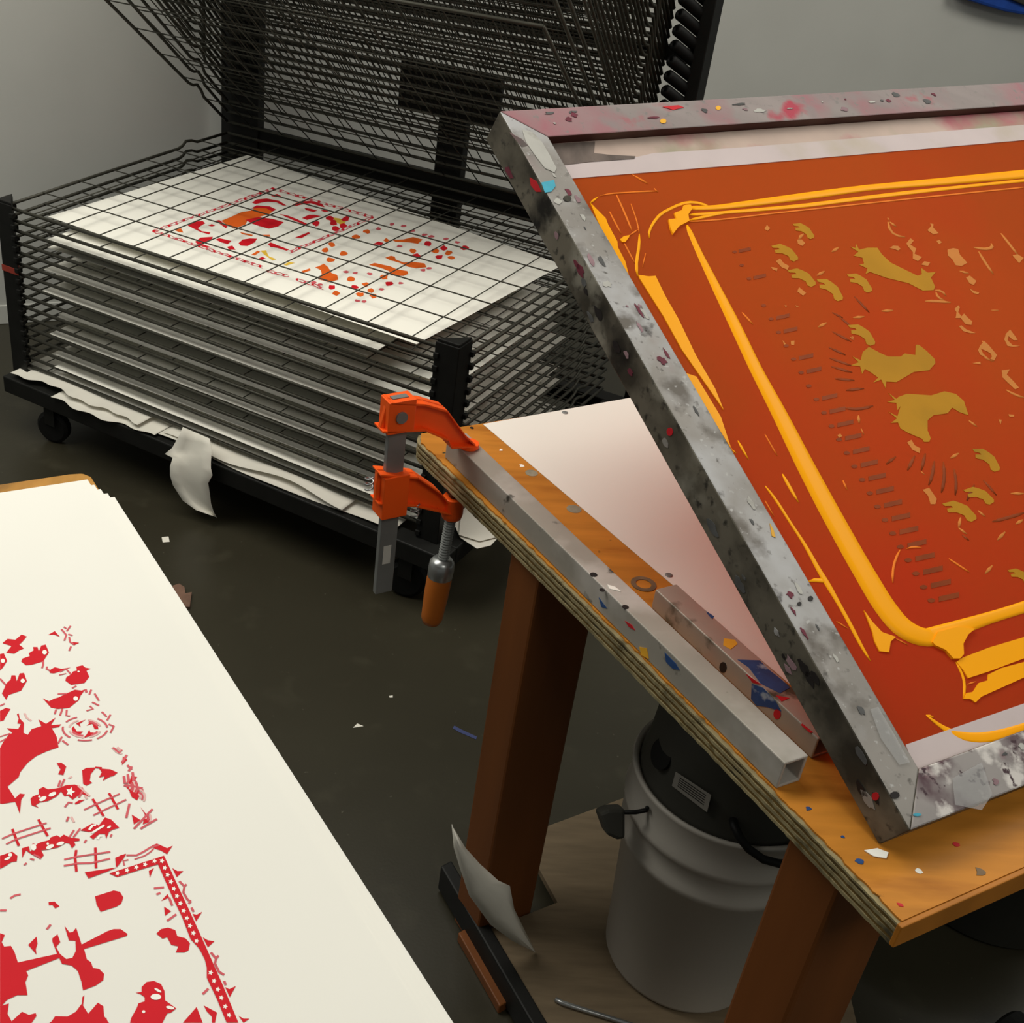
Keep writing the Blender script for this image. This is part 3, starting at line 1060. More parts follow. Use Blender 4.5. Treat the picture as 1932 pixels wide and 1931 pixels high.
def mpoly(pts, matl, h=.0008, name='ink_smear', parent=None):
    m2 = MB()
    P3 = [clip_in(mp(u, v, .0001)) for u, v in pts]
    m2.prism(P3, SN * h)
    return m2.build(name, matl, parent or screen, tri=True)


def bead(pts, matl=YINK, hk=.10, hmax=.0024, name='ink_bead', parent=None, hmin=.0006, jit=0.0):
    """ink bead laid on the mesh: centre line and width in photograph pixels, domed section"""
    # resample smoothly
    pts = np.array(pts, float)
    t = np.r_[0, np.cumsum(np.hypot(*np.diff(pts[:, :2], axis=0).T))]
    n2 = max(len(pts), int(t[-1] / 14) + 2)
    tt = np.linspace(0, t[-1], n2)
    Q = np.stack([np.interp(tt, t, pts[:, j]) for j in range(3)], 1)
    for _ in range(2):
        Q[1:-1] = .25 * Q[:-2] + .5 * Q[1:-1] + .25 * Q[2:]
    C3 = [clip_in(mp(a, b, .0001)) for a, b, _ in Q]
    vs, fs = [], []
    NS = 7
    for i, c in enumerate(C3):
        tg = unit(C3[min(i + 1, n2 - 1)] - C3[max(i - 1, 0)])
        sd = np.cross(SN, tg)
        a, b, w = Q[i]
        w3 = w * np.dot(c - CAM, FW) / FOC * 1.2 * (1 + (random.uniform(-jit, jit)))
        if i in (0, n2 - 1):
            w3 *= .35
        h = min(max(hk * w3, hmin), hmax)
        for j in range(NS):
            th = math.pi * j / (NS - 1)
            vs.append(c + sd * (-math.cos(th)) * w3 / 2 + SN * (math.sin(th) ** .45 if 0 < j < NS - 1 else 0) * h)
    for i in range(n2 - 1):
        for j in range(NS - 1):
            fs.append((i * NS + j, i * NS + j + 1, (i + 1) * NS + j + 1, (i + 1) * NS + j))
    fs.append(tuple(range(NS)))
    fs.append(tuple((n2 - 1) * NS + j for j in range(NS)))
    m2 = MB()
    m2.add(vs, fs)
    return m2.build(name, matl, parent or screen, smooth=True)


# tapes along the edges of the mesh
mpoly([(1030, 262), (1400, 238), (1932, 205), (3000, 139), (3000, 150), (1932, 236), (1400, 279), (1232, 290), (1197, 298), (1060, 313), (1050, 313)], TAPEP, .0006, 'edge_tape')
mpoly([(1050, 313), (1060, 313), (1197, 298), (1232, 290), (1400, 279), (1932, 236), (3000, 150), (3000, 171), (1932, 265), (1400, 311.6), (1074, 338), (1055, 338)], TAPE, .0007, 'edge_tape')
gt = mpoly([(1036, 273), (1122, 268), (1120, 290), (1145, 293), (1198, 296), (1196, 301), (1110, 307), (1060, 313), (1050, 300)], TAPEG, .0011, 'edge_tape')
gt['label'] = 'grey crinkled tape scrap'
mpoly([(1708, 1406), (1932, 1328), (2900, 991), (2900, 1037), (1932, 1390), (1740, 1460), (1725, 1452)], TAPE, .0007, 'edge_tape')

# open stencil areas
D1, D2, D3 = Zm(1400, 380, 6.437), Zm(1632, 380, 6.437), Zm(1560, 580, 5.19)
ST = []
ST.append([(1603.5, 466), (1614, 468.5), (1615, 461), (1620.6, 471.7), (1636, 468), (1655, 468), (1664, 481), (1680, 496), (1700, 506), (1731, 521), (1739, 518), (1737.6, 506), (1750, 515), (1765, 514), (1756, 524.5), (1764, 541.6), (1761, 548), (1741, 549), (1714, 535), (1671, 524.5), (1641, 513.6), (1633, 517.5), (1636, 507), (1620.6, 500), (1630, 498), (1627, 487), (1610.5, 483), (1619, 475.5)])
ST.append(D3((330, 520), (250, 485), (310, 540), (235, 570), (325, 580), (345, 655), (370, 605), (430, 640), (500, 690), (455, 740), (530, 710), (575, 795), (580, 730), (680, 735), (850, 635), (1000, 620), (1060, 550), (1055, 510), (1000, 455), (975, 430), (900, 370), (870, 370), (865, 470), (760, 455), (720, 485), (600, 485), (530, 455), (410, 390), (350, 440)))
ST.append(D3((680, 900), (600, 840), (665, 910), (590, 930), (680, 940), (690, 1010), (720, 970), (690, 1070), (600, 1025), (685, 1090), (625, 1135), (695, 1130), (720, 1190), (800, 1235), (930, 1290), (950, 1320), (1000, 1320), (1015, 1285), (985, 1210), (985, 1110), (1040, 1060), (1180, 1040), (1225, 985), (1300, 1030), (1385, 1060), (1340, 920), (1260, 850), (1150, 825), (1020, 865), (880, 855), (780, 850), (700, 880)))
for pl in ST:
    mpoly(pl, STENC, .0004, 'stencil_opening')
RAT = [(365, 545), (475, 520), (540, 545), (610, 580), (690, 680), (690, 710), (640, 735), (600, 720), (575, 670), (500, 635), (420, 632), (408, 595), (470, 585), (450, 570), (390, 568)]
for cx, cy, sc, ro in ((1482, 477, 1, 0), (1517, 436, .85, .1), (1514, 524, 1.05, 0), (1567, 547, 1.1, .2), (1623, 534, 1, .12), (1627, 632, 1.1, .15), (1862, 868, 1.15, .2), (1812, 965, 1.25, -.05), (1848, 936, 1.1, -.1), (1925, 1088, .9, 0)):
    q = []
    for x, y in RAT:
        dx, dy = (x - 540) / 6.437 * sc, (y - 625) / 6.437 * sc
        q.append((cx + dx * math.cos(ro) - dy * math.sin(ro), cy + dx * math.sin(ro) + dy * math.cos(ro)))
    mpoly(q, STENC, .0004, 'stencil_opening')
for pl in ([(270, 340), (300, 290), (340, 330), (310, 360)], [(665, 470), (720, 465), (765, 510), (730, 545), (680, 520)],
           [(410, 730), (460, 695), (500, 750), (570, 790), (550, 835), (480, 805)], [(670, 1100), (690, 1045), (775, 1115), (740, 1150)],
           [(1310, 1660), (1340, 1640), (1350, 1690)], [(590, 1700), (635, 1695), (630, 1750), (595, 1745)], [(490, 1690), (530, 1735), (510, 1745)],
           [(350, 800), (430, 815), (420, 850), (370, 830)], [(510, 1265), (545, 1270), (530, 1290)], [(640, 1265), (690, 1280), (660, 1285)]):
    mpoly(D1(*pl), STENCP, .0004, 'stencil_opening')
for pl in ([(1760, 340), (800, 290)],):
    pass
for pl in ([(755, 355), (805, 300), (790, 270), (830, 280), (825, 320), (890, 390), (830, 405)], [(865, 485), (900, 470), (930, 500), (900, 525)],
           [(1000, 590), (1070, 570), (1130, 585), (1150, 650), (1240, 750), (1170, 790), (1100, 780), (1060, 710), (1005, 660)],
           [(300, 570), (340, 540), (400, 545), (430, 580), (400, 600), (360, 585)], [(500, 515), (550, 450), (590, 480), (550, 530), (620, 575), (600, 640), (690, 680), (640, 730), (580, 700), (580, 620), (530, 560)],
           [(680, 770), (720, 730), (790, 745), (760, 790)], [(1225, 930), (1270, 905), (1350, 970), (1320, 1020), (1270, 1000)],
           [(1270, 1065), (1330, 1095), (1385, 1110), (1370, 1135), (1310, 1115)], [(1790, 660), (1850, 645), (1925, 690), (1870, 755)],
           [(1085, 1310), (1130, 1265), (1150, 1290), (1130, 1350), (1170, 1400), (1200, 1365), (1250, 1420), (1300, 1460), (1290, 1505), (1220, 1495), (1160, 1420), (1100, 1420), (1110, 1350)],
           [(1140, 1520), (1170, 1510), (1230, 1560), (1345, 1605), (1280, 1605), (1190, 1580)], [(1690, 1680), (1710, 1610), (1760, 1560), (1835, 1660), (1850, 1690), (1800, 1690), (1740, 1640), (1730, 1690), (1790, 1750), (1880, 1760), (1800, 1770), (1730, 1760)],
           [(1370, 1810), (1400, 1750), (1445, 1700), (1500, 1750), (1600, 1870), (1570, 1931), (1520, 1920), (1550, 1870), (1490, 1830), (1400, 1790), (1420, 1850), (1500, 1910), (1400, 1870)]):
    mpoly(D2(*pl), STENCP, .0004, 'stencil_opening')
for pl in ([(785, 1325), (825, 1300), (860, 1355), (915, 1385), (905, 1430), (840, 1400)], [(935, 1790), (1000, 1770), (1075, 1880), (1060, 1931), (1015, 1931), (990, 1850)],
           [(1420, 550), (1500, 535), (1505, 560)], [(1710, 620), (1790, 610), (1760, 660), (1820, 720), (1880, 790), (1840, 805), (1760, 730), (1720, 690)],
           [(1775, 1050), (1830, 1055), (1830, 1075), (1790, 1075)], [(1680, 1100), (1710, 1105), (1700, 1150)], [(220, 295), (260, 290), (255, 320)], [(100, 1255), (130, 1240), (150, 1265), (120, 1280)]):
    mpoly(D3(*pl), STENCP, .0004, 'stencil_opening')
H4 = Zm(1560, 850, 5.19)
SMALL = [D2((275, 200), (300, 240)), D2((280, 250), (275, 340), (340, 430), (485, 435)), D2((300, 250), (380, 310)), D2((1320, 560), (1400, 590), (1600, 570), (1530, 510)), D2((1380, 610), (1430, 700), (1560, 890)),
         D2((1650, 390), (1740, 500), (1860, 660)), D2((730, 1215), (880, 1210), (1040, 1230)), D2((850, 1080), (980, 1090), (980, 1150)), D2((860, 1100), (870, 1190), (960, 1200)), D2((200, 1335), (340, 1325)), D2((1150, 850), (1260, 875)),
         D2((1535, 1325), (1620, 1325)), D1((1090, 615), (1175, 560)), D1((910, 905), (1000, 850)), D1((925, 1530), (1025, 1475)), D1((1350, 1415), (1485, 1400)), D1((750, 395), (670, 420), (690, 470)),
         D3((1210, 1480), (1290, 1430)), D3((310, 1060), (315, 1135)), D3((335, 1190), (360, 1245)), D3((1755, 810), (1850, 870), (1932, 885)), D3((1390, 1110), (1470, 1170)), D3((925, 1610), (955, 1640)), D3((1800, 1825), (1932, 1825)),
         D3((1500, 400), (1490, 470), (1620, 530)), D3((1520, 330), (1580, 400), (1660, 480), (1630, 530)), H4((1670, 880), (1745, 800)), H4((1550, 1210), (1620, 1130)), H4((1310, 660), (1290, 760)), H4((1480, 590), (1550, 650)), H4((1850, 725), (1920, 680)),
         H4((1290, 760), (1370, 820))]
for pl in SMALL:
    bead([(u, v, 5.5) for u, v in pl], STENCP, .1, .0005, 'stencil_line', hmin=.0003)
# dark ghost image: ladder of ticks along the left of the design
for j, t in enumerate(np.linspace(0, 1, 27)):
    if j in (3,):
        continue
    cx, cy = 1405 + 385 * t ** 1.02, 472 + 655 * t
    wv = 6 + 4 * t
    L2 = 11 + 8 * t
    m2 = DARKSTENC
    q = [(cx - L2, cy + L2 * .22 - wv / 2), (cx + L2, cy - L2 * .22 - wv / 2), (cx + L2, cy - L2 * .22 + wv / 2), (cx - L2, cy + L2 * .22 + wv / 2)]
    if j % 3 != 1 or j > 12:
        mpoly(q, m2, .0003, 'dark_stencil_tick')
    mpoly(ellipse(cx - L2 * 1.75, cy + L2 * .34, L2 * .38, wv * .42, 8), m2, .0003, 'dark_stencil_tick')
for pl in ([(1583, 598), (1608, 618)], [(1570, 626), (1606, 645)], [(1564, 656), (1595, 670)], [(1565, 676), (1606, 690)], [(1568, 692), (1608, 703)], [(1575, 715), (1612, 718)], [(1596, 737), (1630, 733)], [(1592, 770), (1620, 774), (1647, 766)],
           [(1726, 860), (1712, 888)], [(1746, 856), (1738, 888)], [(1763, 870), (1758, 905), (1752, 916)], [(1780, 872), (1783, 905), (1776, 930)], [(1800, 885), (1806, 915), (1802, 935)], [(1838, 915), (1824, 945)], [(1690, 862), (1672, 876)],
           [(1855, 906), (1880, 935)], [(1872, 985), (1900, 978), (1932, 968)], [(1612, 560), (1640, 590)], [(1590, 600), (1570, 590)], [(1815, 1010), (1828, 1020)]):
    bead([(u, v, 5.5) for u, v in pl], DARKSTENC, .05, .0004, 'dark_stencil_tick', hmin=.0003)

# wet ink
bead([(1296, 425, 9), (1318, 475, 12), (1345, 530, 17), (1385, 610, 23), (1425, 695, 25), (1470, 780, 31), (1520, 880, 37), (1565, 965, 41), (1615, 1055, 43), (1665, 1140, 46), (1698, 1183, 46), (1735, 1203, 36), (1772, 1204, 26)], hmax=.0024)
bead([(1742, 1202, 24), (1800, 1188, 26), (1860, 1168, 19), (1900, 1156, 18), (1960, 1137, 19), (2200, 1060, 18), (2450, 978, 14)])
mpoly([(1766, 1195), (1756, 1214), (1761, 1220), (1781, 1229), (1795, 1245), (1808, 1245), (1815, 1237), (1814, 1217), (1823, 1200), (1836, 1189), (1803, 1185)], YINK, .0028, 'ink_pool')
mpoly([(1815, 1242), (1865, 1223), (1932, 1203), (2250, 1098), (2260, 1125), (1932, 1243), (1865, 1268), (1825, 1281), (1817, 1267), (1803, 1250)], YINK, .0012)
mpoly([(1863, 1274), (1887, 1262), (1932, 1250), (2240, 1144), (2230, 1170), (1932, 1279), (1881, 1302), (1850, 1316), (1839, 1327), (1829, 1320), (1817, 1320), (1822, 1309), (1834, 1307), (1845, 1290), (1862, 1285)], YINK, .0012)
mpoly([(1629, 1153), (1645, 1175), (1663, 1194), (1689, 1203), (1679, 1212), (1676, 1232), (1658, 1230), (1649, 1212), (1645, 1194)], YINK, .0012)
mpoly([(1113, 384), (1117, 388), (1131, 402), (1142, 413), (1147, 426), (1164, 457), (1165, 468), (1179, 495), (1186, 523), (1167, 495), (1142, 449), (1127, 419)], YINK, .0012)
mpoly([(1203, 520), (1223, 523), (1236, 522), (1255, 561), (1279, 603), (1312, 672), (1348, 734), (1364, 774), (1341, 741), (1286, 662), (1252, 600), (1228, 562), (1206, 527)], YINK, .0012)
mpoly([(1292, 705), (1313, 712), (1333, 745), (1359, 788), (1377, 843), (1384, 857), (1355, 810), (1319, 752)], YINK, .0012)
mpoly([(1169, 453), (1176, 447), (1187, 445), (1186, 449), (1179, 458), (1173, 458)], YINK, .0012)
mpoly([(1260, 416), (1274, 415), (1271, 404), (1285, 399), (1288, 390), (1301, 388), (1305, 395), (1297, 407), (1299, 419), (1280, 429), (1268, 444), (1263, 432)], YINK, .0022, 'ink_pool')
for pl in ([(1803, 1250, 4), (1815, 1268, 5), (1820, 1285, 5), (1821, 1305, 5), (1817, 1320, 4)],
           [(1747, 1350, 4), (1765, 1364, 6), (1785, 1378, 10), (1810, 1390, 17), (1840, 1394, 19), (1880, 1390, 19), (1932, 1376, 19), (2100, 1317, 18), (2300, 1246, 10)],
           [(1747, 1350, 4), (1756, 1349, 4), (1761, 1354, 4)],
           [(1443, 917, 3), (1462, 940, 6), (1490, 985, 5), (1520, 1030, 7), (1548, 1082, 10), (1560, 1100, 13), (1580, 1135, 8), (1605, 1180, 8), (1625, 1220, 7), (1642, 1248, 3)],
           [(1525, 1098, 6), (1545, 1090, 8), (1562, 1100, 8)], [(1476, 895, 5), (1490, 920, 8), (1506, 948, 3)], [(1383, 850, 5), (1388, 856, 4)], [(1392, 832, 5), (1405, 855, 5), (1412, 868, 2)],
           [(1203, 522, 5), (1198, 503, 6), (1202, 485, 5), (1208, 460, 5), (1206, 442, 4)], [(1113, 384, 5), (1118, 378, 4), (1128, 372, 3)],
           [(1225, 450, 3), (1218, 438, 4), (1230, 430, 4), (1235, 415, 5), (1245, 400, 5), (1262, 397, 5), (1272, 392, 5), (1280, 384, 5), (1300, 380, 6), (1325, 383, 6), (1342, 392, 6)],
           [(1298, 393, 10), (1350, 392, 9), (1400, 386, 12), (1470, 377, 14), (1550, 366, 14), (1640, 354, 12), (1750, 345, 14), (1850, 336, 16), (1960, 326, 18), (2400, 287, 16), (2600, 270, 10)],
           [(1298, 406, 6), (1345, 403, 6), (1420, 397, 7), (1520, 388, 8), (1620, 375, 8), (1720, 363, 8), (1850, 349, 6), (1960, 338, 6), (2300, 304, 6)],
           [(1300, 416, 6), (1330, 409, 5), (1370, 401, 4), (1420, 397, 5)]):
    bead(pl, hmax=.003)
for pl in ([(1300, 419, 3), (1360, 415, 3), (1450, 404, 3), (1600, 388, 3), (1750, 372, 3), (1932, 354, 3)], [(1132, 370, 2.5), (1147, 365, 2.5), (1163, 365, 3), (1210, 362, 3), (1238, 361, 4)], [(1163, 368, 3), (1180, 405, 3.5), (1193, 438, 3)],
           [(1193, 330, 3), (1207, 338, 4), (1222, 347, 6)], [(1234, 356, 5), (1241, 363, 6)], [(1150, 400, 3), (1163, 425, 3), (1172, 442, 3)], [(1178, 460, 3), (1190, 482, 3), (1198, 498, 2)], [(1206, 442, 3), (1203, 420, 2), (1190, 385, 2)],
           [(1187, 445, 3), (1203, 434, 3)], [(1466, 860, 2.5), (1443, 820, 2.5)], [(1710, 1036, 3), (1722, 1030, 4), (1738, 1034, 4)], [(1698, 1038, 4), (1687, 1058, 4), (1683, 1080, 4), (1684, 1100, 4)], [(1790, 1055, 4), (1810, 1068, 4), (1828, 1080, 4)],
           [(1590, 907, 4), (1598, 925, 4)], [(1689, 1205, 3), (1712, 1217, 3)], [(1578, 1173, 3), (1600, 1187, 3)], [(1825, 1292, 3), (1840, 1287, 3)], [(1443, 945, 3), (1460, 975, 2)], [(1400, 590, 3), (1420, 612, 5)], [(1218, 478, 2), (1212, 505, 2)]):
    bead(pl, THININK, .2, .0012, 'thin_ink_streak')
# paint marks on the frame bars
topn = lambda u, v: onplane(u, v, fr(0, 0, FTH + .0002), SN)
sidn = lambda u, v: onplane(u, v, fr(0, -.0002, 0), SU)
for bar_, pl, mm in ((bar_l, [(1021, 345), (1045, 340), (1048, 352), (1040, 362), (1028, 364)], TEALPAINT), (bar_l, [(1452, 988), (1459, 1000), (1463, 1015), (1456, 1012)], YELPAINT),
                     (bar_l, [(985, 245), (1005, 250), (1022, 268), (1035, 290), (1050, 318), (1046, 326), (1028, 318), (1008, 292), (992, 268)], PALEPATCH),
                     (bar_b, ellipse(1251, 229, 6, 4.5, 9), YELPAINT), (bar_b, ellipse(1355, 204, 5, 4, 9), YELPAINT), (bar_b, [(1250, 202), (1280, 199), (1290, 203), (1270, 208)], REDPAINT),
                     (bar_l, ellipse(1688, 1501, 9, 7, 10), DARKPAINT), (bar_l, ellipse(1730, 1538, 8, 3, 8), TEALPAINT), (bar_l, ellipse(1508, 1380 - 240, 4, 4, 8), DARKPAINT),
                     (bar_l, ellipse(1529, 1130, 5, 5, 8), DARKPAINT), (bar_l, ellipse(1070, 375, 8, 6, 8), ALUDARK)):
    surf_patch(bar_, [topn(u, v) for u, v in pl], mm, .0005, SN)
for pl, mm in (([(1000, 335), (1012, 342), (1022, 362), (1012, 362), (1002, 350)], REDPAINT), (ellipse(1264, 815, 6, 8, 9), REDPAINT), (ellipse(1652, 1503, 7, 8, 9), REDPAINT), ([(962, 250), (985, 262), (998, 275), (985, 278)], ALUPINK)):
    surf_patch(bar_l, [sidn(u, v) for u, v in pl], mm, .0005, -SU)
MAUVE = mat('mauve_stain', (140, 112, 118), .6, 0, .2, 60)
MAROON = mat('maroon_stain', (104, 44, 58), .6, 0, .2, 60)
SLATE = mat('slate_stain', (84, 84, 84), .6, 0, .2, 60)
rst = np.random.RandomState(11)
for j in range(64):
    if j < 30:
        bar_, d, u = bar_l, rst.uniform(.05, FL - .05), rst.uniform(.006, FWD - .008)
    elif j < 50:
        bar_, d, u = bar_b, FL - rst.uniform(.007, FWD - .008), rst.uniform(.06, .7)
    else:
        bar_, d, u = bar_f, rst.uniform(.007, FWD - .008), rst.uniform(.06, .5)
    a = rst.uniform(.0015, .006)
    el = rst.uniform(.8, 2.2) if j < 30 else rst.uniform(.4, 1.0)
    pts = []
    for t in np.linspace(0, 2 * math.pi, 12)[:-1]:
        k_ = rst.uniform(.55, 1.15)
        uu = min(max(u + a * k_ * math.cos(t) / el, .003), 2) if j < 30 else u + a * k_ * math.cos(t) / el
        if j < 30:
            uu = min(uu, FWD - .003)
        dd = d + a * k_ * math.sin(t) * el
        if 30 <= j < 50:
            dd = min(max(dd, FL - FWD + .003), FL - .003)
        if j >= 50:
            dd = min(max(dd, .003), FWD - .003)
        pts.append(fr(dd, uu, FTH + .0002))
    surf_patch(bar_, pts, [PALEPATCH, MAUVE, SLATE, MAROON, PALEPATCH, SLATE][rst.randint(6)], .0004, SN, 'ink_stain')
for j in range(26):
    d, n2 = rst.uniform(.03, FL - .03), rst.uniform(.006, FTH - .006)
    a = rst.uniform(.002, .007)
    pts = [fr(d + a * 1.6 * math.sin(t) * rst.uniform(.5, 1.1), -.0002, min(max(n2 + a * .8 * math.cos(t) * rst.uniform(.5, 1.1), .003), FTH - .003)) for t in np.linspace(0, 2 * math.pi, 11)[:-1]]
    surf_patch(bar_l, pts, [SLATE, MAUVE, MAROON, DARKPAINT, ALU, DARKPAINT][rst.randint(6)], .0004, -SU, 'ink_stain')
# clear tape wrapped round the front corner
CLEAR = bpy.data.materials.new('clear_tape')
CLEAR.use_nodes = True
bsd = CLEAR.node_tree.nodes['Principled BSDF']
bsd.inputs['Base Color'].default_value = (.9, .9, .9, 1)
bsd.inputs['Roughness'].default_value = .12
bsd.inputs['Alpha'].default_value = .22
ntc = CLEAR.node_tree
nz_ = ntc.nodes.new('ShaderNodeTexNoise')
nz_.inputs['Scale'].default_value = 60
bp_ = ntc.nodes.new('ShaderNodeBump')
bp_.inputs['Strength'].default_value = .8
bp_.inputs['Distance'].default_value = .004
ntc.links.new(nz_.outputs['Fac'], bp_.inputs['Height'])
ntc.links.new(bp_.outputs[0], bsd.inputs['Normal'])
for pl in ([(1640, 1340), (1655, 1335), (1690, 1395), (1715, 1440), (1695, 1445), (1660, 1395)], [(1795, 1470), (1850, 1440), (1870, 1500), (1850, 1530), (1800, 1520)]):
    m2 = MB()
    q = [topn(u, v) + SN * .0012 for u, v in pl]
    m2.prism(q, SN * .0004)
    m2.build('clear_tape', CLEAR, screen, tri=True)
m2 = MB()
m2.prism([onz(u, v, ZT + .0004) for u, v in ((1630, 1606), (1655, 1602), (1676, 1610), (1672, 1621), (1648, 1617))], Z * .0008)
tag(m2.build('tape_scrap', WHITEINK), 'small white tape scrap on the table under the frame corner', 'tape')

# ------------------------------------------------------------------ left bench with the stack of red prints
ZB = .84
bc = onz(166, 888, ZB - .004)
be = unit(onz(860, 1931, ZB) - onz(220, 940, ZB))          # along the right edge towards the camera
bt = unit(onz(0, 930, ZB) - onz(165, 905, ZB))             # along the far edge to the left
bench = thing('work_bench', 'low wooden bench board under the stack of red prints, lower left corner', 'bench', bc * [1, 1, 0])
m_ = MB()
q = [bc + be * .012, bc + bt * .006 + be * .002, bc + bt * .02, bc + bt * 1.1, bc + bt * 1.1 + be * 1.5, bc + be * 1.5]
m_.prism([p - Z * .022 for p in q], Z * .022)
m_.build('bench_top', BENCHWOOD, bench, tri=True, bevel=.003)
for a, b in ((.10, .12), (.95, .12), (.10, 1.3), (.95, 1.3)):
    m_ = MB()
    m_.box(bc * [1, 1, 0] + bt * a + be * b, bt * .06, be * .06, Z * (bc[2] - .022))
    m_.build('leg', LEGWOOD, bench, bevel=.003)
labs = ['topmost white sheet of the stack, printed with a red animal design', 'second white sheet from the top of the stack on the bench', 'middle white sheet of the stack on the bench', 'second white sheet from the bottom of the stack on the bench', 'bottom white sheet of the stack on the bench, sticking out furthest right']
for j, (u, v) in enumerate(((165, 905), (178, 915), (190, 923), (203, 931), (216, 938))):
    zz = ZB - j * .0007
    c0 = onz(u, v, zz)
    if j == 0:
        top_sheet = thing('printed_sheet', labs[0], 'print', c0)
    m_ = MB()
    m_.prism([c0, c0 + bt * .63, c0 + bt * .63 + be * 1.0, c0 + be * 1.0], -Z * .0006)
    if j == 0:
        m_.build('paper', PAPER, top_sheet)
    else:
        tag(m_.build('paper_sheet', PAPER), labs[j], 'paper', 'stacked sheets on the bench')

ink = MB()
ZA, ZBm, ZC, ZD = Zm(0, 1150, 5.517), Zm(0, 1440, 7.724), Zm(0, 1680, 7.69), Zm(200, 1560, 5.204)


def lp3(pts):
    return [onz(u, v, ZB) for u, v in pts]


def red(z, *pts):
    flat_poly(ink, lp3(z(*pts)), Z * .00025, 0)


def wht(pts):
    flat_poly(ink, lp3(pts), Z * .0005, 1)


def line(z, pts, w=3.0, mi=2):
    q = lp3(z(*pts))
    flat_ribbon(ink, q, [w * .8 / FOC * 1.12] * len(q), Z * .0003, Z, mi)


red(ZA, (25, 355), (80, 310), (160, 320), (225, 265), (280, 285), (230, 345), (200, 370), (250, 410), (200, 430), (150, 465), (65, 455), (120, 385))
red(ZA, (220, 545), (235, 515), (310, 490), (300, 460), (350, 430), (345, 395), (390, 395), (405, 440), (430, 380), (475, 370), (510, 450), (450, 545), (330, 580), (270, 585))
wht(ZA(*ellipse(465, 452, 24)))
line(ZA, [(450, 540), (450, 580), (438, 615)], 4)
red(ZA, (680, 745), (690, 710), (740, 680), (760, 650), (800, 640), (795, 600), (860, 585), (890, 610), (945, 620), (900, 640), (930, 705), (880, 770), (740, 790))
wht(ZA(*ellipse(818, 653, 12, 8)))
red(ZA, (510, 640), (570, 605), (640, 622), (740, 608), (650, 638), (610, 655), (560, 670), (520, 665))
line(ZA, [(520, 640), (485, 625), (490, 598)], 4)
line(ZA, [(740, 680), (690, 625), (620, 655)], 4)
line(ZA, [(615, 688), (690, 672)], 3)
red(ZA, (20, 880), (45, 825), (70, 770), (110, 735), (120, 690), (160, 690), (175, 750), (205, 670), (250, 665), (280, 750), (220, 850), (90, 895), (65, 945))
wht(ZA(*ellipse(237, 750, 22)))
line(ZA, [(60, 790), (0, 725)], 4)
red(ZA, (445, 930), (510, 960), (560, 935), (610, 920), (690, 880), (780, 840), (850, 850), (890, 835), (840, 900), (820, 950), (720, 1030), (600, 1040), (530, 1025), (490, 980))
wht(ZA(*ellipse(788, 935, 24)))
line(ZA, [(890, 835), (900, 870)], 5)
for q in ([(585, 1045), (570, 1095)], [(650, 1040), (625, 1110)], [(695, 1050), (690, 1110), (730, 1115)], [(750, 825), (795, 800)], [(600, 885), (700, 880)]):
    line(ZA, q, 4)
red(ZA, (0, 470), (40, 460), (75, 540), (30, 610), (0, 640))
wht(ZA(*ellipse(30, 542, 22)))
red(ZA, (0, 1060), (60, 1030), (110, 1040), (60, 1120), (40, 1160), (0, 1170))
line(ZA, [(0, 1010), (50, 985)], 4)
red(ZA, (175, 1095), (195, 1085), (205, 1140), (250, 1185), (240, 1200), (180, 1190), (195, 1140))
line(ZA, [(255, 1085), (280, 1135), (325, 1165)], 4, 3)
bo = ZA((0, 1450), (30, 1390), (90, 1310), (130, 1290), (70, 1240), (190, 1250), (215, 1200), (250, 1190), (245, 1290), (290, 1310), (330, 1250), (430, 1220), (400, 1150), (480, 1195), (580, 1130), (530, 1210), (640, 1200), (610, 1230), (540, 1240), (590, 1330), (610, 1440), (490, 1480), (380, 1530), (290, 1600), (210, 1700), (195, 1750)) \
    + ZBm((110, 350), (220, 520), (290, 450), (365, 460), (310, 540), (290, 750), (235, 600), (220, 570), (40, 600), (0, 595))
flat_poly(ink, lp3(bo), Z * .00025, 0)
line(ZA, [(0, 1330), (110, 1295)], 3)
line(ZA, [(0, 1385), (70, 1345)], 3)
for rx, ry, segs, w, mi in ((232, 125, ((.15, 1.0), (1.25, 1.9), (2.3, 3.3), (3.7, 4.35), (5.3, 6.2)), 4, 2), (165, 92, ((.3, 1.3), (1.6, 2.9), (3.3, 4.3), (4.9, 6.0)), 4, 3), (140, 76, ((1.7, 2.7), (5.0, 5.9), (.4, 1.1)), 5, 2)):
    for a, b in segs:
        line(ZA, [(885 + rx * math.cos(t), 1245 + ry * math.sin(t)) for t in np.linspace(a, b, 8)], w, mi)
red(ZA, (745, 1245), (765, 1220), (800, 1275), (865, 1275), (810, 1330), (770, 1310))
red(ZA, (900, 1215), (965, 1160), (1010, 1180), (1025, 1250), (985, 1250), (960, 1195))
red(ZA, (850, 1350), (900, 1310), (930, 1255), (940, 1285), (990, 1290), (930, 1325))
red(ZA, (790, 1190), (895, 1150), (830, 1195), (840, 1230))
for q in ([(960, 970), (1030, 1005)], [(935, 1010), (970, 1040), (900, 1060)], [(1060, 1070), (1110, 1120)], [(985, 880), (1030, 955)], [(930, 890), (950, 840)], [(1115, 1160), (1150, 1100)], [(1130, 1200), (1185, 1220), (1150, 1290)], [(650, 1370), (710, 1415)], [(605, 1400), (645, 1330)]):
    line(ZA, q, 4, 2)
red(ZA, (500, 270), (570, 230), (625, 290), (560, 265))
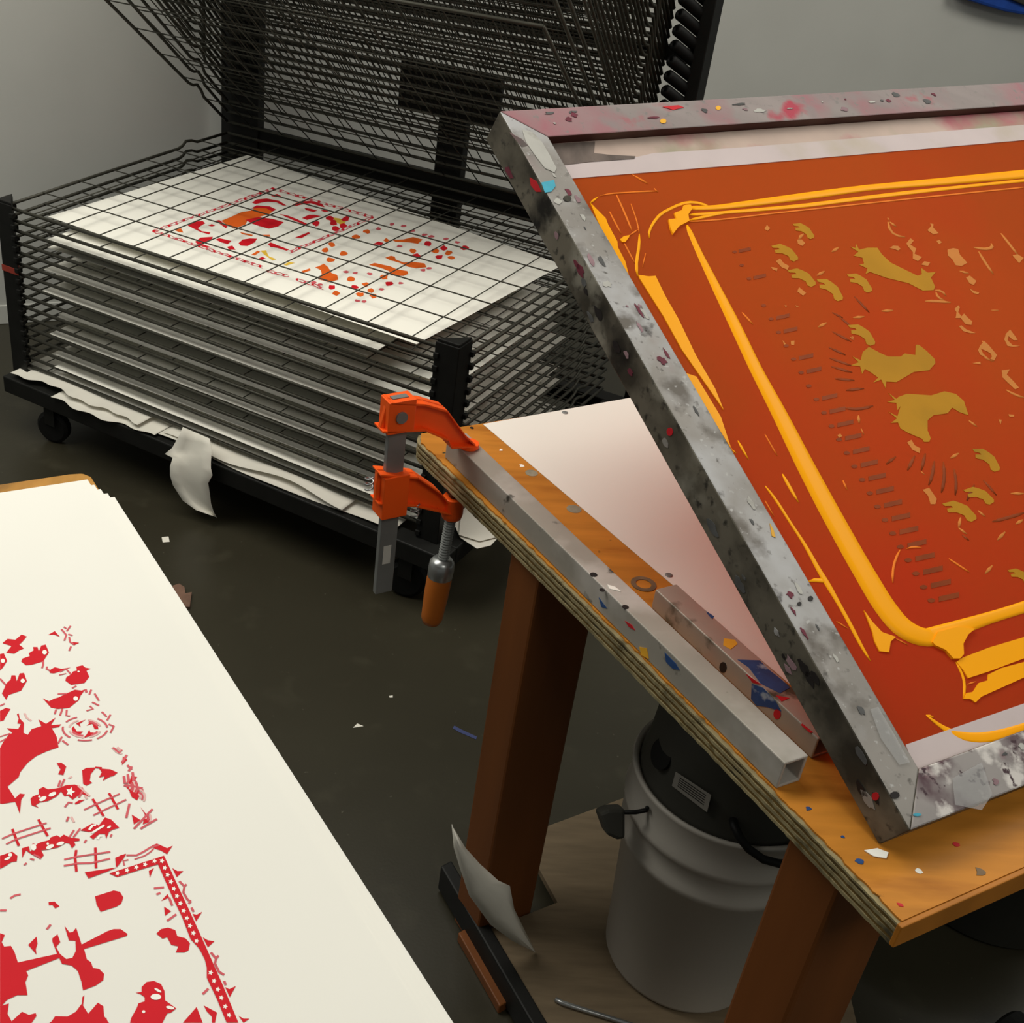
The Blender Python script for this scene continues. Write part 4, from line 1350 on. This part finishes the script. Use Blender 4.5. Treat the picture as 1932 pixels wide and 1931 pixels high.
for q in ([(640, 210), (690, 270), (670, 330)], [(665, 185), (690, 205)], [(695, 230), (735, 175)], [(720, 290), (730, 345), (770, 370)], [(740, 390), (720, 435)], [(710, 262), (755, 275)]):
    line(ZA, q, 4, 2)
red(ZA, (730, 350), (770, 345), (825, 352), (770, 378))
red(ZA, (855, 1680), (900, 1655), (1000, 1650), (945, 1720), (935, 1790), (960, 1810), (900, 1840), (865, 1820))
red(ZA, (1030, 1660), (1150, 1670), (1225, 1705), (1180, 1740), (1150, 1745), (1070, 1790), (1090, 1740), (1030, 1755), (1060, 1700))
line(ZA, [(990, 1650), (1060, 1655)], 4, 0)
red(ZA, (590, 1605), (640, 1600), (690, 1640), (660, 1730), (605, 1720), (630, 1670))
for q in ([(1170, 1440), (1220, 1490), (1270, 1510)], [(1220, 1440), (1265, 1480)]):
    line(ZA, q, 5, 3)
for q in ([(1270, 1600), (1320, 1520)], [(1340, 1690), (1370, 1640)], [(1290, 1740), (1300, 1820)], [(1330, 1720), (1340, 1790), (1320, 1820)], [(1290, 1835), (1490, 1890)], [(1380, 1700), (1390, 1790)]):
    line(ZA, q, 5, 2)
red(ZA, (1365, 1740), (1430, 1750), (1390, 1790), (1400, 1830), (1440, 1845), (1340, 1830), (1355, 1780))
red(ZA, (1310, 1850), (1400, 1870), (1460, 1900), (1440, 1931), (1380, 1931))
ZE = Zm(0, 1130, 2.414)
for cx, cy, r0_, r1_ in ((575, 860, 18, 52), (625, 905, 14, 44), (655, 1000, 10, 34)):
    for rr in np.arange(r0_, r1_, 11):
        line(ZE, [(cx + rr * math.cos(t), cy + rr * math.sin(t)) for t in np.linspace(-1.5 + .01 * cx % 1, .6, 7)], 3.4, 2 if int(rr) % 2 else 3)
for t in ([(585, 830), (620, 840), (640, 870), (605, 865)], [(590, 880), (640, 890), (625, 920), (600, 905)], [(640, 950), (690, 1015), (650, 1030), (660, 985)], [(600, 985), (640, 1010), (610, 1030)], [(560, 720), (580, 735), (555, 760)]):
    red(ZE, *t)
for q in ([(570, 850), (650, 865)], [(610, 1050), (695, 960)], [(640, 1050), (715, 1005)], [(590, 935), (575, 1000)], [(580, 760), (600, 780)], [(515, 680), (545, 705), (555, 690)]):
    line(ZE, q, 4.5, 2)
# figures with faces
red(ZBm, (445, 530), (480, 490), (570, 460), (565, 390), (630, 355), (700, 390), (800, 380), (890, 360), (960, 330), (1090, 320), (1200, 360), (1310, 500), (1180, 450), (1060, 540), (990, 480), (940, 490), (890, 420), (830, 490), (700, 560), (580, 580), (520, 620), (570, 660), (460, 620))
wht(ZBm(*ellipse(625, 530, 58, 30, 12, -.5)))
wht(ZBm(*ellipse(765, 465, 60, 28, 12, -.4)))
wht(ZBm(*ellipse(575, 500, 18, 16)))
wht(ZBm(*star(1025, 430, 70)))
red(ZBm, (1090, 590), (1150, 550), (1240, 540), (1160, 590), (1100, 610))
for q in ([(945, 650), (1000, 580), (1060, 590)], [(850, 350), (880, 260)], [(890, 350), (940, 240)], [(1150, 510), (1200, 420)], [(1240, 480), (1270, 530)], [(970, 860), (1000, 790)], [(1040, 790), (1080, 870)], [(1000, 230), (1050, 205)], [(1140, 340), (1310, 490)]):
    line(ZBm, q, 4, 2 if q[0][0] % 20 else 3)
for q in ([(1350, 530), (1510, 780)], [(1590, 445), (1720, 680)], [(180, 970), (275, 1215)], [(560, 830), (695, 1070)], [(1112, 1275), (1095, 1390), (1115, 1590)], [(1390, 1240), (1400, 1540)]):
    line(ZBm, q, 4.6, 0)
for q in ([(1225, 690), (1400, 605), (1745, 455)], [(1360, 770), (1480, 710), (1840, 540)], [(30, 1110), (200, 1035), (680, 880)], [(90, 1190), (240, 1115), (740, 955)], [(935, 1415), (1130, 1370), (1610, 1300)], [(930, 1505), (1130, 1470), (1330, 1465), (1605, 1400)]):
    line(ZBm, q, 3.6, 2)
red(ZBm, (320, 1250), (420, 1220), (440, 1300), (550, 1180), (600, 1160), (720, 1130), (740, 1090), (830, 1060), (880, 1090), (930, 1050), (1010, 1090), (1160, 1110), (1160, 1140), (1080, 1150), (1100, 1200), (1050, 1250), (1010, 1180), (960, 1170), (840, 1240), (680, 1270), (600, 1280), (640, 1350), (590, 1410), (450, 1330), (380, 1280), (325, 1390))
wht(ZBm(*ellipse(730, 1230, 62, 28, 12, -.4)))
wht(ZBm(*ellipse(880, 1185, 58, 26, 12, -.3)))
wht(ZBm(*ellipse(697, 1188, 18, 18)))
wht(ZBm(*ellipse(490, 1240, 40, 46)))
for q in ([(1010, 1090), (1080, 985)], [(1070, 1090), (1170, 960)], [(470, 1250), (490, 1180)], [(490, 1340), (590, 1390)], [(440, 1400), (500, 1420)], [(350, 1495), (390, 1465)], [(1230, 1170), (1260, 1125)], [(1610, 1085), (1630, 1045)]):
    line(ZBm, q, 3.5, 2)
red(ZBm, (1170, 990), (1340, 890), (1400, 900), (1440, 920), (1530, 800), (1620, 830), (1740, 950), (1640, 980), (1590, 1010), (1550, 1110), (1530, 1040), (1450, 1040), (1360, 1120), (1310, 1080), (1420, 1000), (1290, 1010))
for q in ([(1300, 985), (1350, 920), (1400, 915)], [(1340, 1030), (1520, 920)], [(1420, 1120), (1450, 1070), (1480, 1080)]):
    flat_ribbon(ink, lp3(ZBm(*q)), [.0018] * len(q), Z * .0005, Z, 1)
wht(ZBm(*ellipse(1590, 945, 34, 16, 10, -.5)))
red(ZBm, (0, 1360), (180, 1300), (255, 1360), (245, 1440), (170, 1450), (90, 1500), (40, 1530), (0, 1550))
wht(ZBm(*ellipse(150, 1350, 30, 26)))
wht(ZBm(*ellipse(110, 1405, 50, 18, 10, -.4)))
red(ZBm, (1235, 1600), (1700, 1530), (1560, 1590), (1290, 1690))
red(ZBm, (1690, 1520), (1680, 1400), (1760, 1350), (1840, 1330), (1800, 1400), (1710, 1520))
# star border
red(ZD, (30, 465), (570, 290), (705, 585), (870, 940), (1000, 1230), (1150, 1570), (1300, 1931), (1185, 1931), (1090, 1700), (990, 1490), (990, 1390), (970, 1310), (935, 1240), (905, 1190), (830, 1110), (750, 900), (650, 690), (510, 375), (330, 430), (110, 500))
for x, y in ((548, 345), (578, 413), (606, 482), (637, 550), (667, 618), (698, 690), (730, 762), (762, 833), (793, 905), (825, 980), (857, 1052), (890, 1130), (1027, 1440), (1062, 1522), (1097, 1605), (1133, 1688), (1170, 1773), (1208, 1857), (475, 345), (385, 378), (297, 405), (207, 435), (113, 465)):
    wht(ZD(*star(x, y, 26)))
red(ZD, (90, 310), (190, 270), (100, 400))
line(ZD, [(200, 285), (300, 285), (370, 250), (440, 205), (520, 185)], 4, 2)
line(ZD, [(280, 325), (380, 290), (440, 250), (470, 215)], 3, 2)
red(ZD, (450, 190), (500, 170), (600, 215), (655, 190), (600, 275), (540, 240), (480, 220))
line(ZD, [(180, 385), (170, 340), (220, 330)], 3, 2)
for t in ([(650, 410), (700, 440), (760, 440), (695, 500)], [(850, 860), (890, 870), (945, 840), (885, 935)], [(950, 1090), (1000, 1120), (1065, 1130), (1000, 1190)], [(1170, 1580), (1210, 1600), (1275, 1570), (1215, 1680)], [(1300, 1860), (1350, 1890), (1410, 1890), (1350, 1931)],
          [(420, 440), (470, 410), (430, 505)], [(540, 735), (605, 665), (620, 700)], [(570, 790), (640, 835), (580, 880)],
          [(495, 1055), (540, 1010), (610, 995), (680, 1020), (700, 1080), (780, 1100), (825, 1150), (810, 1220), (770, 1240), (685, 1240), (710, 1180), (640, 1165), (600, 1090), (555, 1105)],
          [(755, 1931), (890, 1775), (950, 1931)], [(960, 1760), (1090, 1830), (1070, 1931), (1040, 1931), (1040, 1870), (990, 1820)], [(0, 1870), (20, 1931), (0, 1931)]):
    red(ZD, *t)
for q in ([(720, 540), (770, 590), (760, 650), (800, 720), (835, 740)], [(770, 590), (790, 570)], [(810, 760), (835, 740)], [(1030, 1240), (1080, 1300), (1070, 1350), (1110, 1430), (1160, 1460)], [(1080, 1300), (1105, 1270)], [(470, 610), (570, 600)], [(495, 670), (535, 655)], [(620, 700), (650, 780)], [(600, 930), (690, 865)], [(950, 1650), (1005, 1595)], [(840, 800), (860, 840)], [(1160, 1520), (1175, 1560)]):
    line(ZD, q, 4, 2)
red(ZC, (1380, 95), (1650, 10), (1740, 30), (1790, 110), (1760, 200), (1690, 245), (1460, 320), (1400, 210))
red(ZC, (705, 180), (790, 170), (865, 240), (800, 270), (760, 220), (710, 225))
for q in ([(150, 125), (210, 85), (300, 65)], [(0, 300), (95, 300)], [(680, 575), (735, 505)]):
    line(ZC, q, 4, 2)
red(ZC, (0, 630), (70, 655), (25, 760), (60, 825), (160, 815), (210, 900), (260, 1055), (830, 930), (860, 990), (380, 1180), (410, 1240), (370, 1340), (400, 1530), (250, 1530), (100, 1600), (30, 1680), (130, 1650), (110, 1800), (170, 1910), (320, 1770), (420, 1815), (520, 1790), (530, 1830), (420, 1990), (0, 1990))
red(ZC, (1185, 795), (1560, 600), (1650, 570), (1750, 570), (1850, 640), (1840, 670), (1220, 860))
red(ZC, (935, 520), (1010, 620), (1060, 610), (1105, 550), (1185, 795), (1220, 860), (1260, 1010), (1320, 1050), (1350, 1135), (1440, 1150), (1510, 1220), (1500, 1310), (1390, 1390), (1205, 1460), (1180, 1330), (1130, 1180), (1040, 1100), (900, 1075), (860, 990), (830, 930), (760, 750), (760, 705), (835, 645), (875, 760), (815, 830), (870, 930), (960, 1005), (1050, 990), (1100, 890), (1095, 740), (1000, 735))
red(ZC, (410, 800), (530, 680), (545, 780), (520, 860), (530, 940))
red(ZC, (640, 1990), (750, 1910), (800, 1835), (980, 1840), (1100, 1770), (1190, 1650), (1195, 1560), (1225, 1530), (1205, 1680), (1280, 1800), (1420, 1640), (1500, 1690), (1510, 1830), (1620, 1990))
red(ZD, (235, 1931), (250, 1880), (300, 1790), (320, 1740), (380, 1720), (380, 1680), (340, 1650), (290, 1635), (350, 1630), (350, 1580), (400, 1530), (470, 1520), (540, 1550), (575, 1620), (580, 1710), (690, 1790), (640, 1830), (600, 1840), (540, 1960))
wht(ZD(*ellipse(490, 1680, 52, 30)))
wht(ZD(*ellipse(630, 1785, 42, 16, 10, .2)))
wht(ZD(*ellipse(510, 1615, 40, 12, 10, .5)))
wht(ZD(*ellipse(370, 1825, 16, 14)))
ink.build('print_ink', [REDINK, WHITEINK, PINKINK, mat('faint_red_ink', (222, 176, 172), .6, 0, .05)], top_sheet, tri=True)

# ------------------------------------------------------------------ bucket vacuum on the lower shelf
BC = np.array([.5388, 1.137, ZS])
vac = thing('bucket_vacuum', 'white plastic bucket with black vacuum head standing under the table', 'vacuum', BC)
m_ = MB()
m_.lathe(BC, [(0, .0005), (.094, .0005), (.1, .004), (.1035, .012), (.1165, .235), (.1225, .238), (.1235, .250), (.1200, .256), (.1205, .285), (.1265, .290), (.1275, .300), (.1235, .306), (.1250, .348), (.1270, .352), (.1250, .356), (.1180, .352), (.1180, .335), (0, .33)], 64)
m_.build('bucket', BUCKETP, vac, smooth=True)
m_ = MB()
m_.lathe(BC, [(.1175, .33), (.1165, .362), (.1130, .372), (.1090, .43), (.1000, .465), (.080, .49), (.04, .50), (0, .502)], 56)
head = m_.build('vacuum_head', VACBLACK, vac, smooth=True)


def oncyl(u, v, r):
    d = ray(u, v)
    oc = (CAM - BC)[:2]
    a, b, c = d[:2] @ d[:2], 2 * d[:2] @ oc, oc @ oc - r * r
    t = (-b - math.sqrt(max(b * b - 4 * a * c, 0))) / (2 * a)
    return CAM + d * t


hp = oncyl(1246, 1426, .112)
hn = unit((hp - BC) * [1, 1, 0])
m_ = MB()
m_.lathe(hp - hn * .008, [(.0195, 0), (.0195, .0085), (0, .0085)], 28, unit(hn + Z * .35))
m_.build('hose_port', RUBBER, head)
m_ = MB()
q = [oncyl(u, v, .1155) for u, v in ((1276, 1456), (1343, 1500), (1335, 1532), (1269, 1482))]
nn = unit((sum(q) / 4 - BC) * [1, 1, 0])
m_.prism([p + nn * .001 for p in q], nn * .0006)
lab_ = m_.build('warning_label', LABELGREY, head)
m_ = MB()
for j in range(5):
    t = .2 + .14 * j
    a = q[0] * (1 - t) + q[3] * t
    b = q[1] * (1 - t) + q[2] * t
    a2, b2 = a * .86 + b * .14, a * .12 + b * .88
    up = (q[0] - q[3]) * .05
    m_.prism([p + nn * .0017 for p in (a2, b2, b2 + up, a2 + up)], nn * .0002)
m_.build('text_lines', DARKPAINT, lab_)
cpts = [oncyl(1379, 1548, .112) - nn * .004]
cc = [(1386, 1560, .124), (1395, 1580, .132), (1412, 1602, .137), (1440, 1622, .14), (1470, 1630, .142), (1520, 1632, .145)]
cpts += [oncyl(u, v, r) for u, v, r in cc]
m_ = MB()
m_.tube(cpts, .0052, 10)
m_.build('power_cord', RUBBER, vac, smooth=True)
# bail handle end and dark plug hanging on its wire at the bucket's left side
wa, wb = oncyl(1220, 1529, .126), onz(1178, 1533, ZS + .28)
dep = np.dot(wa - CAM, FW)
wb = CAM + ray(1178, 1533) * dep
m_ = MB()
m_.tube([wa + (CAM - wa) * .004 + Z * .004, wa, wa * .5 + wb * .5 - Z * .002, wb], .0028, 8)
m_.build('bail_wire', RUBBER, vac, smooth=True)
pc = [CAM + ray(u, v) * (dep + .012) for u, v in ((1131, 1536), (1150, 1528), (1180, 1527), (1180, 1584), (1166, 1586), (1146, 1577))]
m_ = MB()
m_.prism(pc, FW * .03)
m_.build('bail_grip', VACBLACK, vac, tri=True, bevel=.004)

# ------------------------------------------------------------------ odds and ends
# torn paper leaning between rail and leg
Lq = [(852, 1556), (856, 1600), (868, 1640), (885, 1690), (925, 1745), (965, 1775), (1008, 1797)]
Rq = [(854, 1560), (878, 1600), (905, 1630), (940, 1662), (962, 1672), (970, 1715), (1010, 1796)]
end_off = (onz(1008, 1797, ZS + .002) - Rc) @ TD
vs = []
for a_, (pa, pb) in enumerate(zip(Lq, Rq)):
    t0 = a_ / 6
    off = -.014 * (1 - t0) + end_off * t0
    for t in np.linspace(0, 1, 5):
        u, v = pa[0] * (1 - t) + pb[0] * t, pa[1] * (1 - t) + pb[1] * t
        vs.append(onplane(u, v, Rc + TD * (off - .012 * math.sin(t * math.pi)), TD))
m_ = MB()
m_.add(vs, [(a * 5 + j, a * 5 + j + 1, a * 5 + j + 6, a * 5 + j + 5) for a in range(6) for j in range(4)])
ob = m_.build('torn_paper', NEWS, None, smooth=True)
so = ob.modifiers.new('thickness', 'SOLIDIFY')
so.thickness = .0006
tag(ob, 'torn white paper scrap leaning against the table leg above the black rail', 'paper')
m_ = MB()
m_.tube([onz(1048, 1886, ZS + .004), onz(1060, 1893, ZS + .004), onz(1240, 1950, ZS + .004)], .0035, 10)
tag(m_.build('metal_rod', BRIGHT, None, smooth=True), 'thin metal rod lying on the lower table shelf beside the bucket', 'rod')
for nm, pts, mm, lab in (('paper_scrap', [(305, 1014), (318, 1013), (320, 1023), (307, 1024)], NEWS, 'tiny pale square paper scrap on the floor beside the bench corner'),
                         ('paper_scrap', [(666, 1374), (674, 1366), (686, 1371)], NEWS, 'tiny white triangular paper scrap on the open floor'),
                         ('paper_scrap', [(734, 1314), (741, 1313), (741, 1317), (735, 1317)], NEWS, 'smallest white paper crumb on the floor above the triangular scrap')):
    m_ = MB()
    m_.prism([onz(u, v, .0003) for u, v in pts], Z * .0006)
    tag(m_.build(nm, mm), lab, 'paper')
m_ = MB()
m_.prism([onz(u, v, .0003) for u, v in ((857, 1370), (872, 1378), (900, 1391), (898, 1396), (868, 1383), (854, 1375))], Z * .0005)
tag(m_.build('tape_strip', BLUETAPE), 'short dark blue tape strip stuck on the floor by the table leg', 'tape')
m_ = MB()
m_.prism([onz(u, v, .0005) for u, v in ((325, 1110), (338, 1106), (348, 1112), (350, 1124), (362, 1122), (358, 1150), (349, 1150), (335, 1140))], Z * .006)
tag(m_.build('brown_scrap', BROWN, None, tri=True), 'crumpled brown scrap on the floor just past the print stack edge', 'scrap')
# black tub and wheel under the front of the table
F0 = onz(1806, 1764, 0)
away = unit(F0 * [1, 1, 0])
tc_ = F0 + away * .125
m_ = MB()
m_.lathe(tc_, [(0, .0005), (.118, .0005), (.125, .008), (.135, .20), (.142, .203), (.142, .212), (.130, .212), (.122, .02), (0, .02)], 44)
tag(m_.build('black_tub', VACBLACK, None, smooth=True), 'black round tub on the floor under the front table edge', 'tub')
wc = onz(1905, 1945, .03)
m_ = MB()
m_.lathe(np.array([wc[0], wc[1], .03]) - TD * .012, [(0, 0), (.024, 0), (.03, .005), (.03, .019), (.024, .024), (0, .024)], 26, TD)
tag(m_.build('rubber_wheel', RUBBER), 'small black rubber wheel on the floor in the lower right corner', 'wheel')
# blue bag hanging on the wall, only its lower edge shows
W_off = W0 + WN * .05
wl = lambda u, v: onplane(u, v, W_off, WN)
bag = thing('blue_bag', 'blue bag with dark panel hanging on the wall in the upper right corner', 'bag', wl(1935, 20))
def wq(u, v, up=0.0, side=0.0):
    return wl(u, v) + Z * up + WD * side


bot_ = [(1808, -12), (1832, 2), (1862, 12), (1900, 23), (1940, 30), (2000, 34), (2060, 26), (2095, 8)]
m_ = MB()
q = [wl(u, v) for u, v in bot_]
q = [q[0] + Z * .20 + WD * .02] + [q[0] + Z * .05] + q + [q[-1] + Z * .05, q[-1] + Z * .20 - WD * .02]
m_.prism(q, -WN * .044)
m_.build('bag_body', BLUEFAB, bag, tri=True, bevel=.008)
m_ = MB()
q = [wl(u, v) + WN * .001 for u, v in ((1890, -8), (1932, 10), (1990, 18), (2050, 2))]
q = [q[0] + Z * .16] + q + [q[-1] + Z * .16]
m_.prism(q, WN * .008)
m_.build('dark_panel', VACBLACK, bag, tri=True, bevel=.003)
bm_ = wl(1950, 20) - WN * .02
m_ = MB()
m_.tube([bm_ + Z * .20 - WD * .09, bm_ + Z * .30 - WD * .03, bm_ + Z * .33, bm_ + Z * .30 + WD * .03, bm_ + Z * .20 + WD * .09], .008, 8)
m_.build('strap', BLUEFAB, bag, smooth=True)
m_ = MB()
m_.tube([bm_ + Z * .34 - WN * .03, bm_ + Z * .322, bm_ + Z * .322 + WN * .02, bm_ + Z * .345 + WN * .025], .004, 8)
m_.build('hanging_hook', STEEL, bag, smooth=True)
